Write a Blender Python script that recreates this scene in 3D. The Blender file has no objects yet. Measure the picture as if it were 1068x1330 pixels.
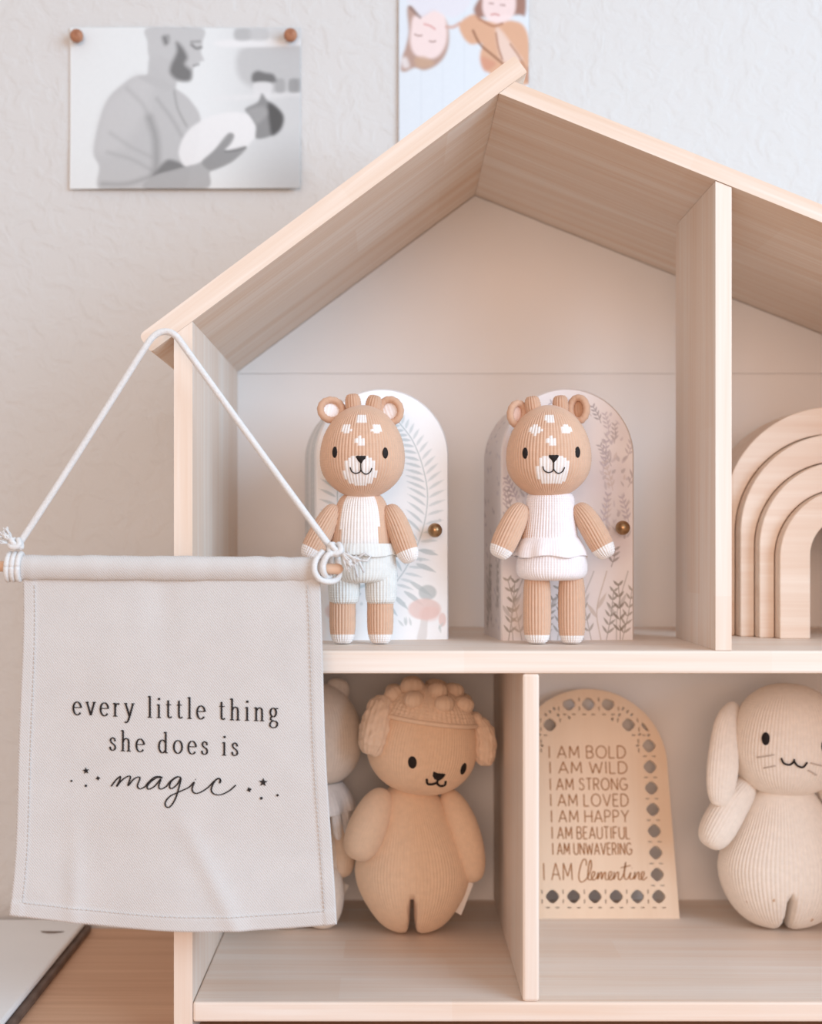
import bpy, bmesh, math, random
import numpy as np
from mathutils import Vector, Matrix

random.seed(7)
RNG = np.random.default_rng(7)
SC = bpy.context.scene
COL = SC.collection

# ------------------------------------------------------------------ camera, world, light, exposure
D = 0.90            # camera to the front of the dollhouse (m)
S = 0.0005          # metres per image pixel on the front plane
ZC = 1.0725         # camera height
ZT = 0.75           # dresser top
cam_d = bpy.data.cameras.new('camera')
cam = bpy.data.objects.new('camera', cam_d)
COL.objects.link(cam)
cam.location = (0, -D, ZC)
cam.rotation_euler = (math.pi / 2, 0, 0)
cam_d.sensor_fit = 'VERTICAL'
cam_d.sensor_height = 24.0
cam_d.lens = (D / S) / 1330.0 * 24.0
cam_d.shift_x = 24 / 1330.0
cam_d.shift_y = 43 / 1330.0
cam_d.clip_start = 0.05
cam_d.dof.use_dof = True
cam_d.dof.focus_distance = 0.925
cam_d.dof.aperture_fstop = 3.4
SC.camera = cam

world = bpy.data.worlds.new('world')
SC.world = world
world.use_nodes = True
bg = world.node_tree.nodes['Background']
bg.inputs[0].default_value = (1.0, 0.945, 0.93, 1)
bg.inputs[1].default_value = 0.74


def area_light(name, loc, target, sx, sy, power, col):
    ld = bpy.data.lights.new(name, 'AREA')
    ld.shape = 'RECTANGLE'
    ld.size, ld.size_y = sx, sy
    ld.energy = power
    ld.color = col
    o = bpy.data.objects.new(name, ld)
    COL.objects.link(o)
    o.location = loc
    o.rotation_euler = (Vector(target) - Vector(loc)).to_track_quat('-Z', 'Y').to_euler()
    return o


area_light('window_daylight', (1.58, -1.42, ZC + 0.60), (0.03, 0.12, ZC - 0.02), 1.5, 1.3, 42, (0.55, 0.83, 1.10))
area_light('frontal_fill', (-0.20, -4.2, ZC + 0.5), (0.05, 0.2, ZC - 0.05), 1.7, 1.5, 54, (1.0, 0.67, 0.50))  # added warm fill far behind the camera, brightens the deep compartments; no known window

SC.view_settings.view_transform = 'Standard'
SC.view_settings.look = 'None'
SC.view_settings.gamma = 1
SC.view_settings.use_curve_mapping = False
SC.view_settings.exposure = -0.13


# ------------------------------------------------------------------ helpers
def srgb(r, g, b):
    f = lambda c: (c / 255 / 12.92) if c / 255 <= 0.04045 else ((c / 255 + 0.055) / 1.055) ** 2.4
    return (f(r), f(g), f(b), 1.0)


def P(px, py, Y=0.0):
    """where a measured picture point lies in the room when it is Y behind the house front"""
    c = (D + Y) / D
    return np.array([(px - 510) * S * c, Y, ZC + (708 - py) * S * c])


def link(name, me, parent=None, mat=None, loc=None):
    o = bpy.data.objects.new(name, me)
    COL.objects.link(o)
    if parent is not None:
        o.parent = parent
    if mat is not None and me is not None:
        me.materials.clear()
        me.materials.append(mat)
    if loc is not None:
        o.location = tuple(loc)
    return o


def tag(o, label, cat, group=None, kind=None):
    o['label'] = label
    o['category'] = cat
    if group:
        o['group'] = group
    if kind:
        o['kind'] = kind
    return o


def thing(name, loc, label, cat, group=None, rotz=0.0):
    o = bpy.data.objects.new(name, None)
    COL.objects.link(o)
    o.empty_display_size = 0.02
    o.location = tuple(loc)
    o.rotation_euler = (0, 0, rotz)
    return tag(o, label, cat, group)


def np_mesh(name, V, F, smooth=True, cols=None, uvs=None):
    """V (n,3), F (m,4) or (m,3) int arrays"""
    V = np.asarray(V, dtype=np.float32)
    F = np.asarray(F, dtype=np.int32)
    me = bpy.data.meshes.new(name)
    k = F.shape[1]
    me.vertices.add(len(V))
    me.vertices.foreach_set('co', V.ravel())
    me.loops.add(F.size)
    me.loops.foreach_set('vertex_index', F.ravel())
    me.polygons.add(len(F))
    me.polygons.foreach_set('loop_start', np.arange(0, F.size, k, dtype=np.int32))
    me.polygons.foreach_set('use_smooth', np.full(len(F), smooth, dtype=bool))
    me.update(calc_edges=True)
    if cols is not None:
        a = me.attributes.new('Col', 'FLOAT_COLOR', 'POINT')
        c4 = np.ones((len(V), 4), dtype=np.float32)
        c4[:, :3] = np.asarray(cols)[:, :3]
        a.data.foreach_set('color', c4.ravel())
    if uvs is not None:
        l = me.uv_layers.new(name='UVMap')
        l.data.foreach_set('uv', np.asarray(uvs, dtype=np.float32)[F.ravel()].ravel())
    me.validate()
    return me


def grid_faces(nu, nv, wrap_u=False):
    """vertices indexed v*nu+u"""
    uu = np.arange(nu if wrap_u else nu - 1)
    vv = np.arange(nv - 1)
    U, Vv = np.meshgrid(uu, vv)
    a = Vv * nu + U
    b = Vv * nu + (U + 1) % nu
    return np.stack([a, b, b + nu, a + nu], -1).reshape(-1, 4)


def bm_mesh(name, bm, smooth=False):
    me = bpy.data.meshes.new(name)
    bmesh.ops.recalc_face_normals(bm, faces=bm.faces)
    bm.to_mesh(me)
    bm.free()
    if smooth:
        me.polygons.foreach_set('use_smooth', np.ones(len(me.polygons), dtype=bool))
    return me


def box_mesh(name, sx, sy, sz, bevel=0.001, seg=2):
    """centred box"""
    bm = bmesh.new()
    bmesh.ops.create_cube(bm, size=1)
    bmesh.ops.scale(bm, vec=(sx, sy, sz), verts=bm.verts)
    if bevel:
        bmesh.ops.bevel(bm, geom=list(bm.edges), offset=bevel, segments=seg, profile=0.5, affect='EDGES')
    return bm_mesh(name, bm)


def box(name, x0, x1, y0, y1, z0, z1, mat, parent=None, bevel=0.001, seg=2):
    me = box_mesh(name, x1 - x0, y1 - y0, z1 - z0, bevel, seg)
    loc = Vector(((x0 + x1) / 2, (y0 + y1) / 2, (z0 + z1) / 2))
    if parent is not None:
        loc = loc - parent.location
    return link(name, me, parent, mat, loc)


def catmull(pts, n=8, closed=False):
    p = np.asarray(pts, dtype=float)
    m = len(p)
    out = []
    rng = range(m if closed else m - 1)
    for i in rng:
        if closed:
            p0, p1, p2, p3 = p[(i - 1) % m], p[i], p[(i + 1) % m], p[(i + 2) % m]
        else:
            p1, p2 = p[i], p[i + 1]
            p0 = p[i - 1] if i > 0 else 2 * p1 - p2
            p3 = p[i + 2] if i + 2 < m else 2 * p2 - p1
        for j in range(n):
            t = j / n
            out.append(0.5 * ((2 * p1) + (-p0 + p2) * t + (2 * p0 - 5 * p1 + 4 * p2 - p3) * t * t
                              + (-p0 + 3 * p1 - 3 * p2 + p3) * t ** 3))
    if not closed:
        out.append(p[-1])
    return np.array(out)


def frames(C, ref):
    """tangent + two normals along C (n,3)"""
    T = np.gradient(C, axis=0)
    T /= np.linalg.norm(T, axis=1)[:, None] + 1e-12
    ref = np.asarray(ref, float)
    B = ref[None, :] - (T @ ref)[:, None] * T
    B /= np.linalg.norm(B, axis=1)[:, None] + 1e-12
    A = np.cross(B, T)
    return T, A, B


def tube_arrays(pts, r, ns=10, ref=(0, 1, 0.01), caps=True, taper=None):
    C = np.asarray(pts, float)
    n = len(C)
    T, A, B = frames(C, ref)
    # parallel transport keeps loops from twisting
    for i in range(1, n):
        b = B[i - 1] - np.dot(B[i - 1], T[i]) * T[i]
        L = np.linalg.norm(b)
        B[i] = b / L if L > 1e-6 else B[i]
        A[i] = np.cross(B[i], T[i])
    rr = np.full(n, r) if np.isscalar(r) else np.asarray(r, float)
    th = np.linspace(0, 2 * np.pi, ns, endpoint=False)
    V = (C[:, None, :] + rr[:, None, None] * (np.cos(th)[None, :, None] * A[:, None, :] + np.sin(th)[None, :, None] * B[:, None, :]))
    V = V.reshape(-1, 3)
    F = grid_faces(ns, n, True)
    if caps:
        c0, c1 = len(V), len(V) + 1
        V = np.vstack([V, C[0] - T[0] * rr[0] * 0.5, C[-1] + T[-1] * rr[-1] * 0.5])
        i = np.arange(ns)
        j = (i + 1) % ns
        F = np.vstack([F, np.stack([i, np.full(ns, c0), np.full(ns, c0), j], -1)[:, [0, 1, 3, 3]],
                       np.stack([(n - 1) * ns + i, (n - 1) * ns + j, np.full(ns, c1), np.full(ns, c1)], -1)])
    return V, F


def tube(name, pts, r, mat, parent=None, ns=10, ref=(0, 1, 0.01)):
    V, F = tube_arrays(pts, r, ns, ref)
    return link(name, mesh_any(name, V, F), parent, mat)


def mesh_any(name, V, F, smooth=True):
    """faces may repeat an index (triangles written as quads)"""
    faces = []
    for f in np.asarray(F).tolist():
        g = []
        for i in f:
            if i not in g:
                g.append(i)
        if len(g) > 2:
            faces.append(g)
    me = bpy.data.meshes.new(name)
    me.from_pydata(np.asarray(V).tolist(), [], faces)
    me.update()
    if smooth:
        me.polygons.foreach_set('use_smooth', np.ones(len(me.polygons), dtype=bool))
    return me


def join_arrays(parts):
    Vs, Fs, off = [], [], 0
    for V, F in parts:
        Vs.append(np.asarray(V, float))
        Fs.append(np.asarray(F) + off)
        off += len(V)
    return np.vstack(Vs), np.vstack(Fs)


def ellipsoid(name, c, r, mat, parent, nu=24, nv=14, rot=None):
    th = np.linspace(0, 2 * np.pi, nu, endpoint=False)
    ph = np.linspace(0.001, np.pi - 0.001, nv)
    TH, PH = np.meshgrid(th, ph)
    V = np.stack([np.sin(PH) * np.cos(TH) * r[0], np.sin(PH) * np.sin(TH) * r[1], -np.cos(PH) * r[2]], -1).reshape(-1, 3)
    if rot is not None:
        V = V @ np.array(rot.to_3x3()).T
    me = np_mesh(name, V, grid_faces(nu, nv, True))
    return link(name, me, parent, mat, c)


def smoothstep(a, b, x):
    t = np.clip((x - a) / (b - a), 0, 1)
    return t * t * (3 - 2 * t)


# ------------------------------------------------------------------ materials
def new_mat(name, rough=0.6, spec=0.3):
    m = bpy.data.materials.new(name)
    m.use_nodes = True
    nt = m.node_tree
    b = nt.nodes['Principled BSDF']
    b.inputs['Roughness'].default_value = rough
    b.inputs['Specular IOR Level'].default_value = spec
    return m, nt, b


def N(nt, t, **kw):
    n = nt.nodes.new(t)
    for k, v in kw.items():
        setattr(n, k, v)
    return n


def noise_col(name, c1, c2, scale=40, rough=0.7, bump=0.0, bscale=None, detail=3, dist=0.001, spec=0.25, metallic=0.0):
    m, nt, b = new_mat(name, rough, spec)
    tc = N(nt, 'ShaderNodeTexCoord')
    n = N(nt, 'ShaderNodeTexNoise')
    n.inputs['Scale'].default_value = scale
    n.inputs['Detail'].default_value = detail
    nt.links.new(tc.outputs['Object'], n.inputs['Vector'])
    r = N(nt, 'ShaderNodeValToRGB')
    r.color_ramp.elements[0].position = 0.3
    r.color_ramp.elements[1].position = 0.7
    r.color_ramp.elements[0].color = c1
    r.color_ramp.elements[1].color = c2
    nt.links.new(n.outputs['Fac'], r.inputs['Fac'])
    nt.links.new(r.outputs['Color'], b.inputs['Base Color'])
    b.inputs['Metallic'].default_value = metallic
    if bump:
        n2 = N(nt, 'ShaderNodeTexNoise')
        n2.inputs['Scale'].default_value = bscale or scale
        n2.inputs['Detail'].default_value = 3
        nt.links.new(tc.outputs['Object'], n2.inputs['Vector'])
        bp = N(nt, 'ShaderNodeBump')
        bp.inputs['Strength'].default_value = bump
        bp.inputs['Distance'].default_value = dist
        nt.links.new(n2.outputs['Fac'], bp.inputs['Height'])
        nt.links.new(bp.outputs['Normal'], b.inputs['Normal'])
    return m


def wood_mat(name, axis, light, dark, stave=(0.20, 0.045), tone=0.5, rough=0.5, grain=1.0):
    """edge-glued pine: long grain on the given axis, staves of slightly different tone"""
    m, nt, b = new_mat(name, rough, 0.3)
    L = nt.links.new
    tc = N(nt, 'ShaderNodeTexCoord')
    oi = N(nt, 'ShaderNodeObjectInfo')
    sp = N(nt, 'ShaderNodeSeparateXYZ')
    L(tc.outputs['Object'], sp.inputs[0])
    cb = N(nt, 'ShaderNodeCombineXYZ')
    order = {'X': (0, 1, 2), 'Z': (2, 1, 0), 'Y': (1, 0, 2)}[axis]
    for i in range(3):
        L(sp.outputs[order[i]], cb.inputs[i])
    off = N(nt, 'ShaderNodeVectorMath', operation='SCALE')
    off.inputs[0].default_value = (3.1, 1.7, 2.3)
    L(oi.outputs['Random'], off.inputs['Scale'])
    ad = N(nt, 'ShaderNodeVectorMath', operation='ADD')
    L(cb.outputs[0], ad.inputs[0])
    L(off.outputs[0], ad.inputs[1])
    # grain streaks
    mp = N(nt, 'ShaderNodeMapping')
    mp.inputs['Scale'].default_value = (3.2, 75, 75)
    L(ad.outputs[0], mp.inputs['Vector'])
    n1 = N(nt, 'ShaderNodeTexNoise')
    n1.inputs['Scale'].default_value = 1.0
    n1.inputs['Detail'].default_value = 5
    n1.inputs['Distortion'].default_value = 0.6
    L(mp.outputs[0], n1.inputs['Vector'])
    mp2 = N(nt, 'ShaderNodeMapping')
    mp2.inputs['Scale'].default_value = (9, 420, 420)
    L(ad.outputs[0], mp2.inputs['Vector'])
    n2 = N(nt, 'ShaderNodeTexNoise')
    n2.inputs['Scale'].default_value = 1.0
    n2.inputs['Detail'].default_value = 2
    L(mp2.outputs[0], n2.inputs['Vector'])
    # staves
    br = N(nt, 'ShaderNodeTexBrick')
    br.inputs['Color1'].default_value = (0.0, 0, 0, 1)
    br.inputs['Color2'].default_value = (1, 1, 1, 1)
    br.inputs['Mortar'].default_value = (0.5, 0.5, 0.5, 1)
    br.inputs['Scale'].default_value = 1.0
    br.inputs['Mortar Size'].default_value = 0.0
    br.inputs['Bias'].default_value = 0.0
    br.inputs['Brick Width'].default_value = stave[0]
    br.inputs['Row Height'].default_value = stave[1]
    br.offset = 0.37
    L(ad.outputs[0], br.inputs['Vector'])

    def mix(a, bb, f):
        x = N(nt, 'ShaderNodeMath', operation='MULTIPLY_ADD')
        L(a, x.inputs[0])
        x.inputs[1].default_value = f
        if bb is None:
            x.inputs[2].default_value = 0
        else:
            L(bb, x.inputs[2])
        return x.outputs[0]
    f = mix(n1.outputs['Fac'], None, 0.62 * grain)
    f = mix(n2.outputs['Fac'], f, 0.28 * grain)
    f = mix(br.outputs['Color'], f, 0.30 * tone)
    r = N(nt, 'ShaderNodeValToRGB')
    e = r.color_ramp.elements
    e[0].position, e[1].position = 0.28, 0.85
    e[0].color, e[1].color = light, dark
    L(f, r.inputs['Fac'])
    L(r.outputs['Color'], b.inputs['Base Color'])
    bp = N(nt, 'ShaderNodeBump')
    bp.inputs['Strength'].default_value = 0.12
    bp.inputs['Distance'].default_value = 0.0004
    L(n2.outputs['Fac'], bp.inputs['Height'])
    L(bp.outputs['Normal'], b.inputs['Normal'])
    return m


def attr_mat(name, rough=0.95, spec=0.1, fuzz=0.0, bump=0.0, bscale=1500, vary=0.09):
    m, nt, b = new_mat(name, rough, spec)
    a = N(nt, 'ShaderNodeAttribute')
    a.attribute_name = 'Col'
    n = N(nt, 'ShaderNodeTexNoise')
    tc = N(nt, 'ShaderNodeTexCoord')
    n.inputs['Scale'].default_value = 260
    nt.links.new(tc.outputs['Object'], n.inputs['Vector'])
    mr = N(nt, 'ShaderNodeMapRange')
    mr.inputs['To Min'].default_value = 1.0 - vary
    mr.inputs['To Max'].default_value = 1.0 + vary
    nt.links.new(n.outputs['Fac'], mr.inputs['Value'])
    mx = N(nt, 'ShaderNodeVectorMath', operation='SCALE')
    nt.links.new(a.outputs['Color'], mx.inputs[0])
    nt.links.new(mr.outputs[0], mx.inputs['Scale'])
    nt.links.new(mx.outputs[0], b.inputs['Base Color'])
    if fuzz:
        b.inputs['Sheen Weight'].default_value = fuzz
        b.inputs['Sheen Roughness'].default_value = 0.6
    if bump:
        n2 = N(nt, 'ShaderNodeTexNoise')
        n2.inputs['Scale'].default_value = bscale
        nt.links.new(tc.outputs['Object'], n2.inputs['Vector'])
        bp = N(nt, 'ShaderNodeBump')
        bp.inputs['Strength'].default_value = bump
        bp.inputs['Distance'].default_value = 0.0006
        nt.links.new(n2.outputs['Fac'], bp.inputs['Height'])
        nt.links.new(bp.outputs['Normal'], b.inputs['Normal'])
    return m


PINE_L, PINE_D = srgb(247, 237, 227), srgb(230, 200, 175)
M = {}
M['pine_x'] = wood_mat('pine_along_x', 'X', PINE_L, PINE_D)
M['pine_z'] = wood_mat('pine_along_z', 'Z', PINE_L, PINE_D, stave=(0.3, 0.04))
M['pine_roof'] = wood_mat('pine_roof', 'X', PINE_L, srgb(220, 184, 152), stave=(0.21, 0.075), tone=0.55)
M['rainbow'] = wood_mat('rainbow_wood', 'X', srgb(243, 226, 210), srgb(222, 188, 162), stave=(0.09, 0.2), tone=0.5)
M['plaque'] = wood_mat('plaque_birch', 'Z', srgb(236, 208, 180), srgb(222, 186, 152), stave=(2, 2), tone=0.0, grain=0.7)
M['dowel'] = wood_mat('dowel_wood', 'X', srgb(232, 196, 168), srgb(206, 160, 128), stave=(2, 2), tone=0)
M['dresser'] = wood_mat('dresser_wood', 'X', srgb(216, 174, 142), srgb(176, 126, 94), stave=(3, 3), tone=0.0)
M['backboard'] = noise_col('white_backboard', srgb(243, 240, 238), srgb(247, 245, 243), 6, 0.55)
M['wall'] = None
M['knit'] = attr_mat('knit_yarn', 0.95, 0.08, 0.25, 0.25, 1400)
M['print'] = attr_mat('printed_paper', 0.45, 0.3, vary=0.02)
M['black'] = noise_col('black_embroidery', srgb(26, 20, 20), srgb(44, 36, 34), 900, 0.6, 0.4, 1500)
M['ink'] = noise_col('black_ink', srgb(30, 26, 26), srgb(46, 40, 40), 500, 0.7)
M['burn'] = noise_col('burnt_engraving', srgb(150, 96, 52), srgb(172, 114, 68), 300, 0.8)
M['cord'] = noise_col('cotton_cord', srgb(238, 237, 236), srgb(228, 226, 224), 700, 0.9, 0.6, 1600)
M['brass'] = noise_col('aged_brass', srgb(178, 142, 104), srgb(150, 114, 80), 300, 0.32, metallic=0.85, spec=0.5)
M['pin'] = noise_col('pin_wood', srgb(186, 134, 104), srgb(150, 98, 72), 160, 0.5)
M['steel'] = noise_col('steel', srgb(190, 190, 190), srgb(170, 170, 170), 160, 0.35, metallic=1.0)
M['white_plastic'] = noise_col('white_plastic', srgb(236, 236, 236), srgb(242, 242, 242), 8, 0.3, spec=0.4)
M['dark_edge'] = noise_col('dark_brown_edge', srgb(96, 78, 68), srgb(120, 100, 88), 60, 0.6)
M['tag'] = noise_col('white_tag', srgb(236, 228, 220), srgb(240, 234, 228), 300, 0.8)
M['whisker'] = noise_col('grey_thread', srgb(196, 178, 164), srgb(206, 190, 176), 500, 0.9)


def wall_mat():
    m, nt, b = new_mat('painted_plaster', 0.75, 0.25)
    L = nt.links.new
    b.inputs['Base Color'].default_value = srgb(214, 213, 211)
    tc = N(nt, 'ShaderNodeTexCoord')
    n1 = N(nt, 'ShaderNodeTexNoise')
    n1.inputs['Scale'].default_value = 55
    n1.inputs['Detail'].default_value = 4
    n1.inputs['Distortion'].default_value = 0.8
    L(tc.outputs['Object'], n1.inputs['Vector'])
    r = N(nt, 'ShaderNodeValToRGB')
    r.color_ramp.elements[0].position = 0.42
    r.color_ramp.elements[1].position = 0.60
    L(n1.outputs['Fac'], r.inputs['Fac'])
    n2 = N(nt, 'ShaderNodeTexNoise')
    n2.inputs['Scale'].default_value = 170
    L(tc.outputs['Object'], n2.inputs['Vector'])
    ad = N(nt, 'ShaderNodeMath', operation='MULTIPLY_ADD')
    L(n2.outputs['Fac'], ad.inputs[0])
    ad.inputs[1].default_value = 0.35
    L(r.outputs['Color'], ad.inputs[2])
    bp = N(nt, 'ShaderNodeBump')
    bp.inputs['Strength'].default_value = 0.36
    bp.inputs['Distance'].default_value = 0.0014
    L(ad.outputs[0], bp.inputs['Height'])
    L(bp.outputs['Normal'], b.inputs['Normal'])
    return m


M['wall'] = wall_mat()


def canvas_mat():
    m, nt, b = new_mat('canvas_twill', 0.95, 0.1)
    L = nt.links.new
    tc = N(nt, 'ShaderNodeTexCoord')
    n = N(nt, 'ShaderNodeTexNoise')
    n.inputs['Scale'].default_value = 60
    n.inputs['Detail'].default_value = 5
    L(tc.outputs['Object'], n.inputs['Vector'])
    r = N(nt, 'ShaderNodeValToRGB')
    r.color_ramp.elements[0].color = srgb(207, 203, 200)
    r.color_ramp.elements[1].color = srgb(217, 213, 210)
    L(n.outputs['Fac'], r.inputs['Fac'])
    L(r.outputs['Color'], b.inputs['Base Color'])
    mp = N(nt, 'ShaderNodeMapping')
    mp.inputs['Rotation'].default_value = (0, math.radians(38), 0)
    L(tc.outputs['Object'], mp.inputs['Vector'])
    w = N(nt, 'ShaderNodeTexWave')
    w.wave_type = 'BANDS'
    w.bands_direction = 'X'
    w.inputs['Scale'].default_value = 250
    w.inputs['Distortion'].default_value = 1.2
    w.inputs['Detail'].default_value = 2
    L(mp.outputs[0], w.inputs['Vector'])
    n2 = N(nt, 'ShaderNodeTexNoise')
    n2.inputs['Scale'].default_value = 900
    L(tc.outputs['Object'], n2.inputs['Vector'])
    ad = N(nt, 'ShaderNodeMath', operation='ADD')
    L(w.outputs['Fac'], ad.inputs[0])
    L(n2.outputs['Fac'], ad.inputs[1])
    bp = N(nt, 'ShaderNodeBump')
    bp.inputs['Strength'].default_value = 0.35
    bp.inputs['Distance'].default_value = 0.0005
    L(ad.outputs[0], bp.inputs['Height'])
    L(bp.outputs['Normal'], b.inputs['Normal'])
    return m


M['canvas'] = canvas_mat()

# ------------------------------------------------------------------ the room
YW = 0.270          # room wall
HD = 0.2613         # inside depth of the house


def struct(o):
    o['kind'] = 'structure'
    return o


struct(box('wall_back', -2.4, 2.6, YW, YW + 0.12, 0, 2.7, M['wall'], None, 0))
M['floor'] = wood_mat('oak_floor', 'X', srgb(206, 178, 150), srgb(170, 136, 106), stave=(1.2, 0.12), tone=0.8)
struct(box('floor', -2.4, 2.6, -4.6, YW, -0.05, 0, M['floor'], None, 0))

# the dresser the house stands on
dr = thing('dresser', (0.25, 0.05, 0), 'light brown wooden dresser whose top carries the dollhouse', 'dresser')
box('top', -0.75, 1.15, -0.18, YW - 0.001, ZT - 0.03, ZT, M['dresser'], dr, 0.003)
box('body', -0.72, 1.12, -0.14, YW - 0.01, 0.08, ZT - 0.03, M['dresser'], dr, 0.002)
for i in range(2):
    for j in range(3):
        x0 = -0.70 + i * 0.91
        z0 = 0.10 + j * 0.205
        w_ = box('drawer', x0, x0 + 0.89, -0.158, -0.14, z0, z0 + 0.195, M['dresser'], dr, 0.003)
        ellipsoid('knob', (0, -0.018, 0), (0.014, 0.012, 0.014), M['brass'], w_)
for sx in (-0.66, 1.06):
    for sy in (-0.10, 0.22):
        box('leg', sx - 0.02, sx + 0.02, sy - 0.02, sy + 0.02, 0, 0.08, M['dresser'], dr, 0.002)

# ------------------------------------------------------------------ the dollhouse
H = thing('dollhouse', (0, 0, ZT), 'open fronted natural pine dollhouse with pitched roof and white back', 'dollhouse')
XL0, XL1 = (226 - 510) * S, (250 - 510) * S          # left side panel
XR0, XR1 = (1338 - 510) * S, (1362 - 510) * S        # right side panel
zpy = lambda py: ZC + (708 - py) * S
SHELF_T, SHELF_B = zpy(845), zpy(875)
FL_T, FL_B = zpy(1302), zpy(1328)
# roof undersides on the front plane, pixels
RID = np.array([648.0, 121.0])
sl = (417 - 121) / (648 - 250)
sr = (289 - 121) / (1068 - 648)


def roof_z_left(px):
    return zpy(121 + (648 - px) * sl)


def roof_z_right(px):
    return zpy(121 + (px - 648) * sr)


def prism(name, pts_xz, y0, y1, mat, parent, bevel=0.0012, origin=None, rot=0.0):
    """extrude an outline given in world x,z; object frame at origin turned by rot about Y"""
    if origin is None:
        origin = np.mean(np.asarray(pts_xz), axis=0)
    ca, sa = math.cos(rot), math.sin(rot)
    bm = bmesh.new()
    vs = []
    ym = (y0 + y1) / 2
    for y in (y0, y1):
        ring = []
        for x, z in pts_xz:
            dx, dz = x - origin[0], z - origin[1]
            ring.append(bm.verts.new((ca * dx - sa * dz, y - ym, sa * dx + ca * dz)))
        vs.append(ring)
    n = len(pts_xz)
    bm.faces.new(vs[0])
    bm.faces.new(vs[1][::-1])
    for i in range(n):
        bm.faces.new((vs[0][i], vs[1][i], vs[1][(i + 1) % n], vs[0][(i + 1) % n]))
    if bevel:
        ed = [e for e in bm.edges if e.calc_face_angle(0) > 0.35]
        bmesh.ops.bevel(bm, geom=ed, offset=bevel, segments=3, profile=0.5, affect='EDGES')
    o = link(name, bm_mesh(name, bm), parent, mat)
    o.location = Vector((origin[0], ym, origin[1])) - parent.location
    o.rotation_euler = (0, rot, 0)
    return o


# left side panel, cut to the slope at its top
prism('side_panel', [(XL0, ZT), (XL1, ZT), (XL1, roof_z_left(250) - 0.0002), (XL0, roof_z_left(226) - 0.0002)],
      0, HD, M['pine_z'], H, 0.0022)
prism('side_panel', [(XR0, ZT), (XR1, ZT), (XR1, roof_z_right(1362) - 0.0002), (XR0, roof_z_right(1338) - 0.0002)],
      0, HD, M['pine_z'], H, 0.0022)
box('floor_board', XL1 + 0.0002, XR0 - 0.0002, 0.0005, HD, FL_B, FL_T, M['pine_x'], H, 0.0016)
box('shelf', XL1 + 0.0002, XR0 - 0.0002, 0.0, HD, SHELF_B, SHELF_T, M['pine_x'], H, 0.0018)
XD0, XD1 = (930 - 510) * S, (951 - 510) * S
prism('divider', [(XD0, SHELF_T + 0.0001), (XD1, SHELF_T + 0.0001), (XD1, roof_z_right(951) - 0.0004), (XD0, roof_z_right(930) - 0.0004)],
      0.0008, 0.127, M['pine_z'], H, 0.0022)
XM0, XM1 = (679 - 510) * S, (701 - 510) * S
box('divider', XM0, XM1, 0.0008, HD - 0.001, FL_T + 0.0001, SHELF_B - 0.0001, M['pine_z'], H, 0.0018)
# back boards: the joint runs across above the door tops
ZJ = P(0, 485, HD)[2]
box('back_board', XL0 + 0.001, XR1 - 0.001, HD + 0.0002, HD + 0.0042, FL_B, ZJ - 0.0003, M['backboard'], H, 0)


def roof_panel(poly, ang, rounded):
    """board outline in front-plane pixels; ang: slope of its long axis; rounded: {corner index: radius px}"""
    w = [np.array([(x - 510) * S, zpy(y)]) for x, y in poly]
    pts = []
    n = len(w)
    for i, c in enumerate(w):
        r = rounded.get(i, 0) * S
        if not r:
            pts.append(tuple(c))
            continue
        a = (w[i - 1] - c) / np.linalg.norm(w[i - 1] - c)
        b = (w[(i + 1) % n] - c) / np.linalg.norm(w[(i + 1) % n] - c)
        for k in range(9):
            t = k / 8
            q0, q1 = c + a * r, c + b * r
            pts.append(tuple((1 - t) ** 2 * q0 + 2 * t * (1 - t) * c + t * t * q1))
    mid = np.mean(np.array(w), axis=0)
    return prism('roof_panel', pts, 0.0, HD + 0.0045, M['pine_roof'], H, 0.0014, mid, ang)


cl_, sl_ = 1 / math.hypot(1, sl), sl / math.hypot(1, sl)
cr_, sr_ = 1 / math.hypot(1, sr), sr / math.hypot(1, sr)
TL, TR = 27.0, 21.5                       # board thicknesses in pixels
ul = lambda x: (x, 121 + (648 - x) * sl)
ur = lambda x: (x, 121 + (x - 648) * sr)
a0, a1 = ul(196), ul(685)
RL = roof_panel([a0, a1, (a1[0] - sl_ * TL, a1[1] - cl_ * TL), (a0[0] - sl_ * TL, a0[1] - cl_ * TL)], -math.atan(sl), {0: 4, 2: 5, 3: 9, 1: 2})
# the right board butts against the left board's underside
dyv = TR / cr_                            # thickness measured straight up
xt = 648 + dyv / (sl + sr)                # where its top meets that underside
b0, b1 = ur(648.5), ur(1420)
RR = roof_panel([b0, b1, (b1[0] + sr_ * TR, b1[1] - cr_ * TR), (xt + 0.5, 121 + (xt - 648) * sr - dyv)], math.atan(sr), {1: 3, 2: 6})
# gable back board follows the roof underside
pxj = 648 - ((ZC + 708 * S - ZJ) / S - 121) / sl
g = [((pxj + 1 - 510) * S, ZJ), (XR1 - 0.001, ZJ), (XR1 - 0.001, roof_z_right(1360) - 0.0006),
     ((648 - 510) * S, zpy(121) - 0.0006)]
prism('back_board', g, HD + 0.0002, HD + 0.0042, M['backboard'], H, 0)
# nail that carries the banner cord
tube('nail', [tuple(P(214, 431.5, -0.0235) - np.array(H.location)), tuple(P(214, 431.5, 0.004) - np.array(H.location))],
     0.0011, M['steel'], H, 10, ref=(0, 0, 1))


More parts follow.
